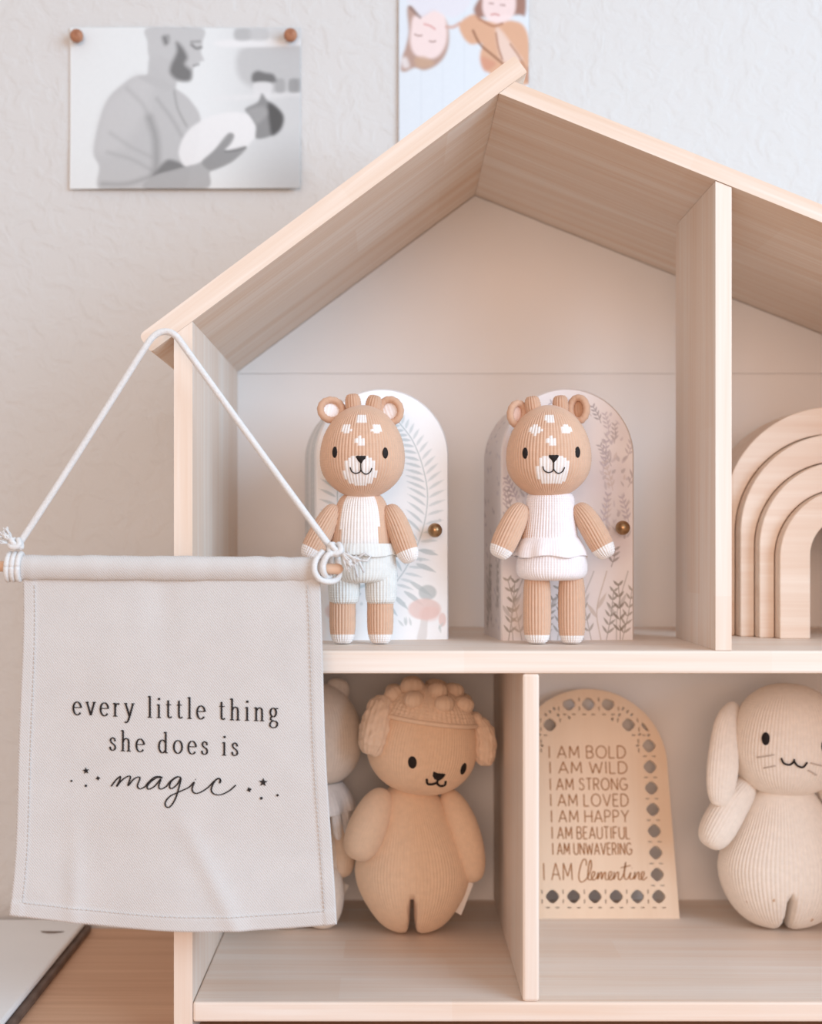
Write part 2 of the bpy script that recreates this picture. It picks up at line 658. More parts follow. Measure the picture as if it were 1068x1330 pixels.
# ------------------------------------------------------------------ knitted surfaces
class Knit:
    """a closed stuffed shape round a centre line, with stitches as real relief"""

    def __init__(self, path, m, ry=None, p=2.0, ref=(0, 1, 0), ribs=60, rowh=0.0016, amp=0.0003, spr=4, spc=3,
                 lump=0.0, lumpf=1.0, deform=None, tstart=0.0, tend=1.0, smooth_front=0.0):
        C0 = np.asarray(path, float)
        if len(C0) == 2:
            C0 = np.linspace(C0[0], C0[1], 5)
        Cc = catmull(C0, 16)
        seg = np.r_[0, np.cumsum(np.linalg.norm(np.diff(Cc, axis=0), axis=1))]
        L = seg[-1]
        mk = np.array(m, float)          # knots (t, halfwidth)
        mt = catmull(mk, 12)
        ryk = catmull(np.array(ry, float), 12) if ry is not None else None
        rmean = mk[:, 1].mean()
        arc = L + rmean
        nv = max(12, int(arc / rowh * spc))
        th = np.linspace(np.arccos(1 - 2 * max(tstart, 1e-5)), np.arccos(1 - 2 * min(tend, 1 - 1e-5)), nv)
        t = (1 - np.cos(th)) / 2
        cap = np.clip(1 - np.abs(2 * t - 1) ** p, 0, 1) ** (1 / p)
        rx = np.interp(t, mt[:, 0], mt[:, 1]) * cap
        rr = (np.interp(t, ryk[:, 0], ryk[:, 1]) * cap) if ryk is not None else rx
        C = np.stack([np.interp(t * L, seg, Cc[:, i]) for i in range(3)], -1)
        # frames from the smooth centre line
        Tf, Af, Bf = frames(Cc, ref)
        T_ = np.stack([np.interp(t * L, seg, Tf[:, i]) for i in range(3)], -1)
        A_ = np.stack([np.interp(t * L, seg, Af[:, i]) for i in range(3)], -1)
        B_ = np.stack([np.interp(t * L, seg, Bf[:, i]) for i in range(3)], -1)
        nu = ribs * spr
        u = np.arange(nu) / nu
        cu, su = np.cos(2 * np.pi * u), np.sin(2 * np.pi * u)
        Pp = C[:, None, :] + rx[:, None, None] * cu[None, :, None] * A_[:, None, :] + rr[:, None, None] * su[None, :, None] * B_[:, None, :]
        if deform is not None:
            Pp = deform(Pp)
        du = np.roll(Pp, -1, 1) - np.roll(Pp, 1, 1)
        dv = np.gradient(Pp, axis=0)
        nr = np.cross(du, dv)
        nr /= np.linalg.norm(nr, axis=2)[:, :, None] + 1e-15
        out = Pp - C[:, None, :]
        sgn = np.sign(np.median(np.sum(nr * out, axis=2)))
        nr *= sgn
        # keep poles pointing along the axis
        nr[0] = -T_[0] if tstart <= 0 else nr[0]
        nr[-1] = T_[-1] if tend >= 1 else nr[-1]
        ds = np.r_[0, np.cumsum(np.sqrt(np.diff(rx) ** 2 + np.diff(t * L) ** 2))]
        b = ds / rowh
        a = u * ribs
        fa = (a % 1) - 0.5
        FA, Bv = np.meshgrid(fa, b)
        rib = np.sqrt(np.clip(1 - (2 * np.abs(FA)) ** 2.2, 0, 1))
        st = 0.5 + 0.5 * np.cos(2 * np.pi * (Bv - 1.3 * np.abs(FA)))
        rloc = (2 * np.pi * rx / ribs)
        fade = smoothstep(0.25, 0.75, rloc / (2 * np.pi * mk[:, 1].max() / ribs))[:, None]
        h = amp * (rib * (0.62 + 0.38 * st) - 0.6) * fade
        self.P0 = Pp
        Pd = Pp + nr * h[:, :, None]
        if lump:
            q = Pp * lumpf
            lv = (np.sin(q[..., 0] * 1.0 + 1.3 * np.sin(q[..., 2] * 0.9)) * np.sin(q[..., 2] * 1.1 + np.sin(q[..., 0] * 0.8))
                  * np.cos(q[..., 1] * 1.0))
            Pd = Pd + nr * (lump * lv)[:, :, None]
        self.P, self.n, self.t, self.u = Pd, nr, t, u
        self.nu, self.nv = nu, nv
        # centre of the stitch each vertex belongs to
        iu = np.floor(a).astype(int)
        ib = np.floor(b - 1.3 * 0.25).astype(int)
        self.cu = (iu + 0.5) / ribs
        self.ct = np.interp((ib + 0.5) * rowh, ds, t)
        self.ribs = ribs
        jc = np.clip((self.cu * nu).astype(int), 0, nu - 1)
        ic = np.clip(np.searchsorted(t, self.ct), 0, nv - 1)
        self.cell = Pp[ic][:, jc]       # (nv,nu,3) stitch centre position

    def make(self, name, parent, base, patches=(), mat=None):
        cols = np.empty((self.nv, self.nu, 3))
        cols[:] = np.array(base[:3])
        for fn, c in patches:
            mk = fn(self.cell, self.ct[:, None] * np.ones((1, self.nu)), self.n)
            cols[mk] = np.array(c[:3])
        me = np_mesh(name, self.P.reshape(-1, 3), grid_faces(self.nu, self.nv, True), True, cols.reshape(-1, 3))
        self.obj = link(name, me, parent, mat or M['knit'])
        return self.obj

    def front(self, x, z):
        """point and normal of the camera-side surface nearest to local x,z"""
        Q = self.P0.reshape(-1, 3)
        nn = self.n.reshape(-1, 3)
        d = (Q[:, 0] - x) ** 2 + (Q[:, 2] - z) ** 2 + np.where(nn[:, 1] > 0.02, 1.0, 0)
        i = int(np.argmin(d))
        return Q[i], nn[i]


def eye_on(K, name, parent, x, z, rx, rz, rd, mat):
    q, n = K.front(x, z)
    n = Vector(n)
    rot = n.to_track_quat('-Y', 'Z').to_matrix()
    return ellipsoid(name, q, (rx, rd, rz), mat, parent, 20, 12, rot)


def strokes_on(K, name, parent, lines, r, mat, lift=0.0002, n=8):
    parts = []
    for ln in lines:
        c = catmull(ln, n) if len(ln) > 2 else np.linspace(ln[0], ln[1], 8)
        pts = []
        for x, z in c:
            q, nn = K.front(x, z)
            pts.append([x, q[1] + nn[1] * lift, z])
        pts = np.array(pts)
        # smooth the depth
        for _ in range(2):
            pts[1:-1, 1] = (pts[:-2, 1] + 2 * pts[1:-1, 1] + pts[2:, 1]) / 4
        parts.append(tube_arrays(pts, r, 8, (0, 1, 0)))
    V, F = join_arrays(parts)
    return link(name, mesh_any(name, V, F), parent, mat)


def patch_on(K, name, parent, outline, mat, lift=0.0004, bulge=0.0006):
    """filled embroidered patch following the knit surface"""
    o = catmull(outline, 6, True)
    c = o.mean(axis=0)
    rings = 5
    V, F = [], []
    n = len(o)
    for k in range(rings):
        f = 1 - k / rings
        for x, z in (c + (o - c) * f):
            q, nn = K.front(x, z)
            e = lift + bulge * (1 - f ** 2) if k else -0.0003
            V.append(np.array([x, q[1] - e, z]))
    q, nn = K.front(*c)
    V.append(np.array([c[0], q[1] - lift - bulge, c[1]]))
    for k in range(rings - 1):
        for i in range(n):
            j = (i + 1) % n
            F.append((k * n + i, k * n + j, (k + 1) * n + j, (k + 1) * n + i))
    for i in range(n):
        F.append(((rings - 1) * n + i, (rings - 1) * n + (i + 1) % n, rings * n, rings * n))
    return link(name, mesh_any(name, np.array(V), F), parent, mat)


class Frame:
    """measured picture points -> local metres for a thing standing at (bx,by) Y0 behind the front"""

    def __init__(self, bx, by, Y0):
        self.s = S * (D + Y0) / D
        self.bx, self.by = bx, by

    def __call__(self, px, py, dy=0.0):
        return np.array([(px - self.bx) * self.s, dy, (self.by - py) * self.s])

    def xz(self, px, py):
        return ((px - self.bx) * self.s, (self.by - py) * self.s)


FAWN = srgb(222, 184, 157)
FAWN2 = srgb(214, 173, 145)
CREAM = srgb(246, 240, 236)
PINKW = srgb(246, 238, 238)
PALEG = srgb(232, 232, 228)


def ell(cx, cz, rx, rz, front=True):
    return lambda c, t, n: (((c[..., 0] - cx) / rx) ** 2 + ((c[..., 2] - cz) / rz) ** 2 < 1) & ((n[..., 1] < 0) if front else True)


def superell(cx, cz, rx, rz, p=3):
    return lambda c, t, n: ((np.abs((c[..., 0] - cx) / rx)) ** p + (np.abs((c[..., 2] - cz) / rz)) ** p < 1) & (n[..., 1] < 0)


def deer(name, label, f, loc, hx, head, ears, antlers, spots, eyes, nose, muz, torso, arms, legs, clothes):
    s = f.s
    root = thing(name, loc, label, 'plush toy', 'knitted deer dolls')
    # torso
    tp, tm = torso
    K = Knit([f(*tp[0]), f(*tp[1])], [(t, w * s) for t, w in tm], [(t, w * s * 0.78) for t, w in tm], 4.5, ribs=58,
             rowh=0.0017, amp=0.0009, spr=5)
    belly = clothes == 'shorts'
    K.make('torso', root, FAWN, [(superell(f.xz(468, 0)[0], f.xz(0, 682)[1], 25 * s, 42 * s), CREAM)] if belly else ())
    # head
    hy = -0.004
    (x0, y0, x1, y1) = head
    cx = (x0 + x1) / 2
    hw = (x1 - x0) / 2
    KH = Knit([f(cx, y1, hy), f(cx, y0, hy)], [(0, hw * 0.94 * s), (0.22, hw * 1.04 * s), (0.42, hw * 1.02 * s), (0.7, hw * 0.95 * s), (1, hw * 0.84 * s)],
              [(0, hw * 0.84 * s), (0.4, hw * 0.92 * s), (1, hw * 0.84 * s)], 2.15, ribs=76, rowh=0.0017, amp=0.00095, spr=6)
    pats = [(superell(*f.xz(*muz[:2]), muz[2] * s, muz[3] * s, 2.6), CREAM)]
    for (sx, sy) in spots:
        pats.append((ell(*f.xz(sx, sy), 7.4 * s, 5.6 * s), CREAM))
    KH.make('head', root, FAWN, pats)
    for (ex, ey) in eyes:
        eye_on(KH, 'eye', root, *f.xz(ex, ey), 4.1 * s, 7.2 * s, 1.6 * s, M['black'])
    nx, ny = nose
    patch_on(KH, 'nose', root, [f.xz(nx - 7, ny - 5), f.xz(nx, ny - 5.6), f.xz(nx + 7, ny - 5), f.xz(nx + 3.5, ny + 1), f.xz(nx, ny + 4.5), f.xz(nx - 3.5, ny + 1)],
             M['black'], 0.0005, 0.0008)
    strokes_on(KH, 'mouth', root, [[f.xz(nx, ny + 3), f.xz(nx, ny + 9), f.xz(nx + 0.5, ny + 14)],
                                   [f.xz(nx - 13.5, ny + 9), f.xz(nx - 11.5, ny + 14), f.xz(nx - 6.5, ny + 16.5), f.xz(nx - 1.5, ny + 15), f.xz(nx, ny + 12)],
                                   [f.xz(nx, ny + 12), f.xz(nx + 2.5, ny + 15.5), f.xz(nx + 7, ny + 17.5), f.xz(nx + 12, ny + 14.5), f.xz(nx + 14, ny + 10)]],
               0.72 * s, M['black'], 0.0006)
    # ears: padded rim round a pale hollow
    for (ex, ey, rx, rz, tilt, yaw, inner) in ears:
        th = np.linspace(0, 2 * np.pi, 40, endpoint=False)
        e = link('ear', None, root)
        bpy.data.objects.remove(e)
        rim = []
        ph = np.linspace(0, 2 * np.pi, 12, endpoint=False)
        tr = 4.6 * s
        V = []
        for k, a in enumerate(th):
            c = np.array([math.cos(a) * (rx * s - tr), 0, math.sin(a) * (rz * s - tr)])
            d = np.array([math.cos(a), 0, math.sin(a)])
            kn = 1 + 0.07 * math.sin(a * 14)
            for q in ph:
                V.append(c + d * tr * kn * math.cos(q) + np.array([0, 1, 0]) * tr * 1.1 * kn * math.sin(q))
        # index v*nu+u with u = tube angle
        nu, nv = 12, 40
        F = grid_faces(nu, nv, True)
        last = np.stack([(nv - 1) * nu + np.arange(nu), (nv - 1) * nu + (np.arange(nu) + 1) % nu, (np.arange(nu) + 1) % nu, np.arange(nu)], -1)
        F = np.vstack([F, last])
        V = np.array(V)
        me = np_mesh('ear', V, F, True, np.tile(np.array(FAWN2[:3]), (len(V), 1)))
        eo = link('ear', me, root, M['knit'], f(ex, ey, -0.002))
        eo.rotation_euler = (math.radians(-8), math.radians(tilt), math.radians(yaw))
        KI = Knit([(0, 0.002, -(rz - 4) * s), (0, 0.002, (rz - 4) * s)], [(0, (rx - 4) * s), (1, (rx - 4) * s)],
                  [(0, 3.2 * s), (1, 3.2 * s)], 2.0, ribs=18, rowh=0.0017, amp=0.0005, spr=4)
        KI.make('inner_ear', eo, inner)
    for (ax, ay, bx, by, r) in antlers:
        Kc = Knit([f(ax, ay, -0.003), f(bx, by, -0.003)], [(0, r * s), (0.5, r * 1.05 * s), (1, r * s)], None, 3.0, ribs=16, rowh=0.0017, amp=0.0011, spr=5)
        Kc.make('antler', root, FAWN2)
    for pts, r0, r1 in arms:
        Kc = Knit([f(*p) for p in pts], [(0, r0 * s), (0.5, (r0 * 0.55 + r1 * 0.5) * s), (1, r1 * s)], None, 3.2, ribs=24, rowh=0.0017, amp=0.0013, spr=6)
        Kc.make('arm', root, FAWN, [((lambda c, t, n: t > 0.80), CREAM)])
    for (lx, ly0, ly1, r) in legs:
        Kc = Knit([f(lx, ly0, 0.002), f(lx, ly1, 0.0)], [(0, r * 0.95 * s), (0.5, r * s), (1, r * s)], None, 4.0, ribs=25, rowh=0.0017, amp=0.0014, spr=6)
        Kc.make('leg', root, FAWN, [((lambda c, t, n: t > 0.86), CREAM)])
    return root


def wavy_skirt(name, parent, f, cx, y0, y1, w0, w1, mat_col, waves=11, amp=2.2, depth=0.8, ribs=70, thick=1.6, dy=0.0):
    """gathered knitted frill, open below"""
    nu, nv = 240, 18
    s = f.s
    u = np.linspace(0, 2 * np.pi, nu, endpoint=False)
    V = []
    for side in (0, 1):
        rng = range(nv) if side == 0 else range(nv - 1, -1, -1)
        for k in rng:
            t = k / (nv - 1)
            w = (w0 + (w1 - w0) * math.sin(t * math.pi / 2) ** 0.9) - side * thick
            wave = amp * t * np.sin(u * waves + 0.8 * np.sin(3 * u))
            rib = 0.45 * np.cos(u * ribs)
            x = cx + (w + wave + rib) * np.cos(u)
            yy = (w + wave + rib) * depth * np.sin(u)
            z = y0 + (y1 - y0) * t + 1.6 * t * np.sin(u * 5 + 1)
            V.append(np.stack([(x - f.bx) * s, yy * s + dy, (f.by - z) * s], -1))
    V = np.concatenate(V)
    F = grid_faces(nu, 2 * nv, True)
    me = np_mesh(name, V, F, True, np.tile(np.array(mat_col[:3]), (len(V), 1)))
    return link(name, me, parent, M['knit'])


# deer in grey shorts
Y0 = 0.058
f1 = Frame(470, 708 + 137 * D / (D + Y0), Y0)
d1 = deer('deer_doll', 'knitted fawn deer doll with white belly and pale grey shorts, in front of fern door', f1, (P(470, 0, Y0)[0], Y0, SHELF_T), 471,
          (417, 527, 525, 648),
          [(431, 533, 19, 18, 12, 8, srgb(250, 244, 242)), (507, 534, 18, 20, -22, -10, srgb(250, 244, 242))],
          [(460, 540, 458, 512, 9.5), (482, 541, 488, 514, 9.5)],
          [(471, 548), (451, 562), (491, 562), (470, 577)],
          [(437, 590), (501, 592)], (470, 601), (469, 614, 20.5, 18),
          (((470, 742), (470, 640)), [(0, 42), (0.3, 41), (0.6, 38), (1, 31)]),
          [(((504, 657, -0.002), (516, 682, -0.006), (534, 730, -0.010)), 13.5, 15),
           (((438, 657, -0.002), (424, 682, -0.005), (400, 726, -0.008)), 13.5, 15.5)],
          [(445, 745, 836, 16.5), (494, 745, 836, 16.5)], 'shorts')
sK = Knit([f1(471, 757), f1(471, 708)], [(0, 40 * f1.s), (0.5, 43 * f1.s), (1, 42 * f1.s)], [(0, 33 * f1.s), (1, 35 * f1.s)], 5, ribs=60, rowh=0.0017, amp=0.0006)
sh = sK.make('shorts', d1, PALEG)
for lx in (447, 495):
    Kc = Knit([f1(lx, 728), f1(lx, 784)], [(0, 20.5 * f1.s), (0.5, 20.5 * f1.s), (1, 19.5 * f1.s)], None, 7, ribs=30, rowh=0.0017, amp=0.0012, spr=5)
    Kc.make('shorts_leg', sh, PALEG)
wavy_skirt('waistband', sh, f1, 470, 706, 722, 43, 46.5, PALEG, 13, 0.9, 0.84, 60)
s1 = f1.s
dsy = -0.0215
tube('drawstring', [f1(452, 716, dsy), f1(458, 726, dsy - .002), f1(464, 722, dsy - .003), f1(467, 727, dsy - .0035), f1(474, 742, dsy - .003)], 1.7 * s1, M['cord'], sh, 8)
tube('drawstring', [f1(467, 723, dsy - .003), f1(462, 733, dsy - .003), f1(466, 748, dsy - .003)], 1.7 * s1, M['cord'], sh, 8)
tube('drawstring', [f1(467, 724, dsy - .003), f1(475, 718, dsy - .003), f1(482, 722, dsy - .002), f1(478, 728, dsy - .003), f1(469, 727, dsy - .0035)], 1.7 * s1, M['cord'], sh, 8)

# deer in the pale frilled top
f2 = Frame(713, 708 + 137 * D / (D + Y0), Y0)
d2 = deer('deer_doll', 'knitted fawn deer doll in white ruffled top and bloomers, in front of mauve door', f2, (P(713, 0, Y0)[0], Y0, SHELF_T), 712,
          (658, 527, 766, 648),
          [(672, 538, 15, 19, 16, 22, srgb(232, 198, 180)), (751, 532, 16, 20, -8, -28, srgb(200, 156, 126))],
          [(694, 542, 690, 515, 9.5), (728, 541, 727, 514, 9.5)],
          [(709, 548), (691, 563), (730, 562), (711, 577)],
          [(678, 592), (744, 590)], (713, 600), (713, 613, 21, 18),
          (((713, 735), (713, 640)), [(0, 40), (0.3, 37), (0.6, 33), (1, 28)]),
          [(((748, 656, -0.002), (764, 680, -0.006), (788, 724, -0.009)), 14, 15.5),
           (((680, 656, -0.002), (666, 680, -0.006), (645, 724, -0.008)), 14.5, 16.5)],
          [(698, 740, 836, 17.5), (743, 740, 836, 17)], 'top')
tK = Knit([f2(714, 722), f2(715, 640)], [(0, 39 * f2.s), (0.4, 35 * f2.s), (0.7, 32 * f2.s), (1, 31 * f2.s)], [(0, 32 * f2.s), (1, 27 * f2.s)], 9, ribs=58, rowh=0.0017, amp=0.0010, spr=5)
tp = tK.make('knit_top', d2, PINKW)
wavy_skirt('ruffle', tp, f2, 715, 697, 723, 36, 47, PINKW, 9, 2.0, 0.82, 80)
pK = Knit([f2(717, 754), f2(717, 712)], [(0, 45 * f2.s), (0.5, 46 * f2.s), (1, 42 * f2.s)], [(0, 35 * f2.s), (1, 35 * f2.s)], 4.5, ribs=74, rowh=0.0017, amp=0.0006)
pK.make('bloomers', d2, PINKW)

# ------------------------------------------------------------------ baby dolls on the lower floor
FL_REL = (ZC - FL_T) / S      # floor height in front-plane pixels below the eye


def foot_py(Y):
    return 708 + FL_REL * D / (D + Y)


OAT = srgb(238, 206, 176)
OAT2 = srgb(240, 212, 186)
IVORY = srgb(242, 228, 214)


def merge_body(name, parent, knits, cols):
    """torso and both feet read as one stuffed body: one mesh"""
    Vs, Fs, Cs, off = [], [], [], 0
    for K, c in zip(knits, cols):
        V = K.P.reshape(-1, 3)
        Vs.append(V)
        Fs.append(grid_faces(K.nu, K.nv, True) + off)
        Cs.append(np.tile(np.array(c[:3]), (len(V), 1)))
        off += len(V)
    me = np_mesh(name, np.vstack(Vs), np.vstack(Fs), True, np.vstack(Cs))
    return link(name, me, parent, M['knit'])


# lamb
YL = 0.165
f3 = Frame(535, foot_py(YL), YL)
s3 = f3.s
lamb = thing('lamb_doll', (P(535, 0, YL)[0], YL, FL_T), 'knitted oatmeal lamb doll with bobbled cap and floppy ears, left of lower divider', 'plush toy', 'knitted baby animal dolls')
by = f3.by
fine = dict(ribs=104, rowh=0.0020, amp=0.00055, spr=5)


def parted(xc, ztop, w, s_):
    """press a slit between the two feet into the lower body"""
    def fn(Q):
        q = Q.copy()
        g = np.exp(-((q[..., 0] - xc) / (w * s_)) ** 2)
        low = smoothstep(ztop * 1.15, ztop * 0.55, q[..., 2])
        q[..., 2] += np.clip(ztop * 0.95 - q[..., 2], 0, None) * g * 0.92
        g2 = np.exp(-((q[..., 0] - xc) / (2.6 * w * s_)) ** 2)
        q[..., 2] += 5.5 * s_ * g2 * smoothstep(ztop * 0.5, 0, q[..., 2])
        q[..., 1] *= 1 - 0.8 * g * low - 0.12 * g2 * low * (1 - g)
        return q
    return fn


KBt = Knit([f3(537, by), f3(536, 1110), f3(530, 1016)], [(0, 58 * s3), (0.12, 62 * s3), (0.34, 74 * s3), (0.5, 73 * s3), (0.74, 55 * s3), (1, 43 * s3)],
           [(0, 46 * s3), (0.4, 58 * s3), (1, 38 * s3)], 3.1, deform=parted(f3.xz(535, 0)[0], 56 * s3, 3.2, s3), **fine)
KBt.make('body', lamb, OAT)
hrot = math.radians(8)
hc = f3(549, 962, -0.006)


def tilted(c, pts, ang):
    ca, sa = math.cos(ang), math.sin(ang)
    out = []
    for (px, py) in pts:
        dx, dz = px * s3, py * s3
        out.append(c + np.array([ca * dx + sa * dz, 0, -sa * dx + ca * dz]))
    return out


KH = Knit(tilted(hc, [(0, -68), (0, 68)], hrot), [(0, 70 * s3), (0.35, 72 * s3), (0.65, 68 * s3), (1, 62 * s3)], [(0, 58 * s3), (1, 56 * s3)], 2.3, ribs=110, rowh=0.0020, amp=0.0005, spr=5)
KH.make('head', lamb, OAT)
eye_on(KH, 'eye', lamb, *f3.xz(535, 980), 5.6 * s3, 8.0 * s3, 2.4 * s3, M['black'])
eye_on(KH, 'eye', lamb, *f3.xz(600, 991), 4.8 * s3, 8.0 * s3, 2.4 * s3, M['black'])
patch_on(KH, 'nose', lamb, [f3.xz(561, 992), f3.xz(567, 994), f3.xz(577, 996), f3.xz(573, 1002), f3.xz(567, 1005), f3.xz(561, 1000)], M['black'], 0.0006, 0.001)
strokes_on(KH, 'mouth', lamb, [[f3.xz(567, 1003), f3.xz(566, 1008)], [f3.xz(553, 1002), f3.xz(554, 1008), f3.xz(560, 1009), f3.xz(566, 1007)],
                               [f3.xz(565, 1007), f3.xz(570, 1012), f3.xz(576, 1011), f3.xz(577, 1006)]], 1.5 * s3, M['black'], 0.0008)
# crocheted cap with bobbles
KC = Knit(tilted(hc + np.array([0, 0.001, 0]), [(0, -72), (0, 74)], hrot), [(0, 74 * s3), (0.35, 76 * s3), (0.65, 72 * s3), (1, 66 * s3)], [(0, 62 * s3), (1, 61 * s3)], 2.3,
          ribs=60, rowh=0.0030, amp=0.0011, tstart=0.70, lump=0.0004, lumpf=1400)
cap = KC.make('wool_cap', lamb, OAT2)
bob_me = None
bobs = []
for row, (lat, n_, rr_) in enumerate([(0.76, 11, 10), (0.88, 8, 13), (0.965, 5, 14)]):
    for k in range(n_):
        a = 2 * math.pi * (k + 0.5 * (row % 2)) / n_
        if row == 0 and math.sin(a) < -0.35:
            continue
        ix = int((a / (2 * math.pi) % 1) * KC.nu)
        iv = int(np.searchsorted(KC.t, lat))
        q = KC.P0[iv, ix]
        bobs.append((q, rr_))
for q, rr_ in bobs:
    if bob_me is None:
        kb = Knit([(0, 0, -1), (0, 0, 1)], [(0, 1.0), (1, 1.0)], None, 2.2, ribs=12, rowh=0.25, amp=0.10, spr=4)
        bob_me = np_mesh('bobble', kb.P.reshape(-1, 3), grid_faces(kb.nu, kb.nv, True), True, np.tile(np.array(OAT2[:3]), (kb.nu * kb.nv, 1)))
        bob_me.materials.append(M['knit'])
    o = bpy.data.objects.new('bobble', bob_me)
    COL.objects.link(o)
    o.parent = cap
    o.location = tuple(q)
    o.scale = (rr_ * s3 * 1.12, rr_ * s3 * 0.9, rr_ * s3 * 0.82)
    o.rotation_euler = (random.uniform(-.4, .4), random.uniform(-.4, .4), random.uniform(0, 3))
# brim roll of the cap
iv = 2
tube('cap_brim', np.vstack([KC.P0[iv, ::6], KC.P0[iv, :1]]) + KC.n[iv, 0] * 0, 3.0 * s3, M['knit'], cap, 8, ref=(0, 0, 1))
brim = cap.children[-1]
at = brim.data.attributes.new('Col', 'FLOAT_COLOR', 'POINT')
at.data.foreach_set('color', np.tile(np.array(OAT2, dtype=np.float32), len(brim.data.vertices)))
Kc = Knit([f3(499, 902, -0.016), f3(490, 932, -0.025), f3(481, 973, -0.028)], [(0, 15 * s3), (0.5, 19 * s3), (1, 18 * s3)], None, 3.2, ribs=16, rowh=0.003, amp=0.0012, lump=0.0012, lumpf=420)
Kc.make('ear', lamb, OAT2)
Kc = Knit([f3(620, 932, -0.004), f3(629, 955, -0.008), f3(629, 992, -0.010)], [(0, 11 * s3), (0.5, 14 * s3), (1, 13 * s3)], None, 3.2, ribs=16, rowh=0.003, amp=0.0012, lump=0.0012, lumpf=420)
Kc.make('ear', lamb, OAT2)
Kc = Knit([f3(500, 1024, -0.006), f3(482, 1060, -0.018), f3(462, 1108, -0.022)], [(0, 20 * s3), (0.55, 25 * s3), (1, 25 * s3)], None, 2.7, ribs=44, rowh=0.002, amp=0.0003)
Kc.make('arm', lamb, OAT)
Kc = Knit([f3(580, 1026, 0.0), f3(600, 1075, -0.006), f3(616, 1142, -0.008)], [(0, 19 * s3), (0.55, 22 * s3), (1, 21 * s3)], None, 2.7, ribs=44, rowh=0.002, amp=0.0003)
Kc.make('arm', lamb, OAT)
tg = link('tag', box_mesh('tag', 11 * s3, 0.0012, 46 * s3, 0.0003, 1), lamb, M['tag'], f3(602, 1163, -0.006))
tg.rotation_euler = (0, math.radians(22), math.radians(-25))

# bunny
YB = 0.178
f4 = Frame(1018, foot_py(YB), YB)
s4 = f4.s
bun = thing('bunny_doll', (P(1018, 0, YB)[0], YB, FL_T), 'knitted ivory bunny doll with long drooping ears, right of engraved plaque', 'plush toy', 'knitted baby animal dolls')
by = f4.by
KBt = Knit([f4(1019, by), f4(1018, 1110), f4(1015, 1012)], [(0, 68 * s4), (0.12, 75 * s4), (0.34, 84 * s4), (0.5, 82 * s4), (0.74, 62 * s4), (1, 47 * s4)],
           [(0, 48 * s4), (0.4, 62 * s4), (1, 40 * s4)], 3.1, ribs=92, rowh=0.0024, amp=0.0009, spr=5, deform=parted(f4.xz(1013, 0)[0], 52 * s4, 3.0, s4))
SPK = srgb(206, 170, 138)


def speck_cols(K):
    c = np.tile(np.array(IVORY[:3]), (K.nu * K.nv, 1)).reshape(K.nv, K.nu, 3)
    for _ in range(16):
        i, j = int(K.nv * RNG.uniform(0.2, 0.9)), int(K.nu * RNG.uniform(0, 1))
        m_ = (np.linalg.norm(K.P0 - K.P0[i, j], axis=2) < RNG.uniform(1.5, 3.0) * s4)
        c[m_] = np.array(SPK[:3])
    return c.reshape(-1, 3)


Vs, Fs, Cs, off = [], [], [], 0
for K in (KBt,):
    Vs.append(K.P.reshape(-1, 3))
    Fs.append(grid_faces(K.nu, K.nv, True) + off)
    Cs.append(speck_cols(K))
    off += K.nu * K.nv
link('body', np_mesh('body', np.vstack(Vs), np.vstack(Fs), True, np.vstack(Cs)), bun, M['knit'])
hc = f4(1019, 959, -0.006)
KH = Knit([f4(1018, 1032, -0.006), f4(1022, 887, -0.004)], [(0, 74 * s4), (0.35, 74 * s4), (0.65, 70 * s4), (1, 66 * s4)], [(0, 58 * s4), (1, 58 * s4)], 2.3, ribs=92, rowh=0.0024, amp=0.0008, spr=5)
KH.make('head', bun, IVORY)
eye_on(KH, 'eye', bun, *f4.xz(980, 952), 5.2 * s4, 8.2 * s4, 2.6 * s4, M['black'])
eye_on(KH, 'eye', bun, *f4.xz(1053, 960), 5.8 * s4, 8.2 * s4, 2.6 * s4, M['black'])
strokes_on(KH, 'mouth', bun, [[f4.xz(997, 975), f4.xz(1000, 981), f4.xz(1007, 983), f4.xz(1012, 979), f4.xz(1012.5, 976)],
                              [f4.xz(1012, 978), f4.xz(1017, 984), f4.xz(1024, 986), f4.xz(1029, 980)]], 1.25 * s4, M['black'], 0.0010)
for a_, b_ in (((970, 976), (989, 971)), ((978, 989), (991, 985)), ((1034, 981), (1053, 986)), ((1031, 990), (1043, 997))):
    strokes_on(KH, 'whisker', bun, [[f4.xz(*a_), f4.xz(*b_)]], 1.0 * s4, M['whisker'], 0.0006)
for sg in (-1, 1):
    ex = lambda x: 1019 + sg * (1019 - x)
    Kc = Knit([f4(ex(956), 914, 0.002), f4(ex(939), 940, -0.010), f4(ex(931), 990, -0.020), f4(ex(926), 1040, -0.022)],
              [(0, 13 * s4), (0.3, 16 * s4), (0.65, 20 * s4), (1, 19 * s4)], [(0, 9 * s4), (1, 11 * s4)], 3.2, ribs=26, rowh=0.0024, amp=0.0006)
    Kc.make('ear', bun, IVORY)
    Kc = Knit([f4(ex(974), 1012, -0.002), f4(ex(944), 1044, -0.012), f4(ex(913), 1094, -0.016)], [(0, 19 * s4), (0.55, 23 * s4), (1, 25 * s4)], None, 2.8, ribs=32, rowh=0.0024, amp=0.0006)
    Kc.make('arm', bun, IVORY)

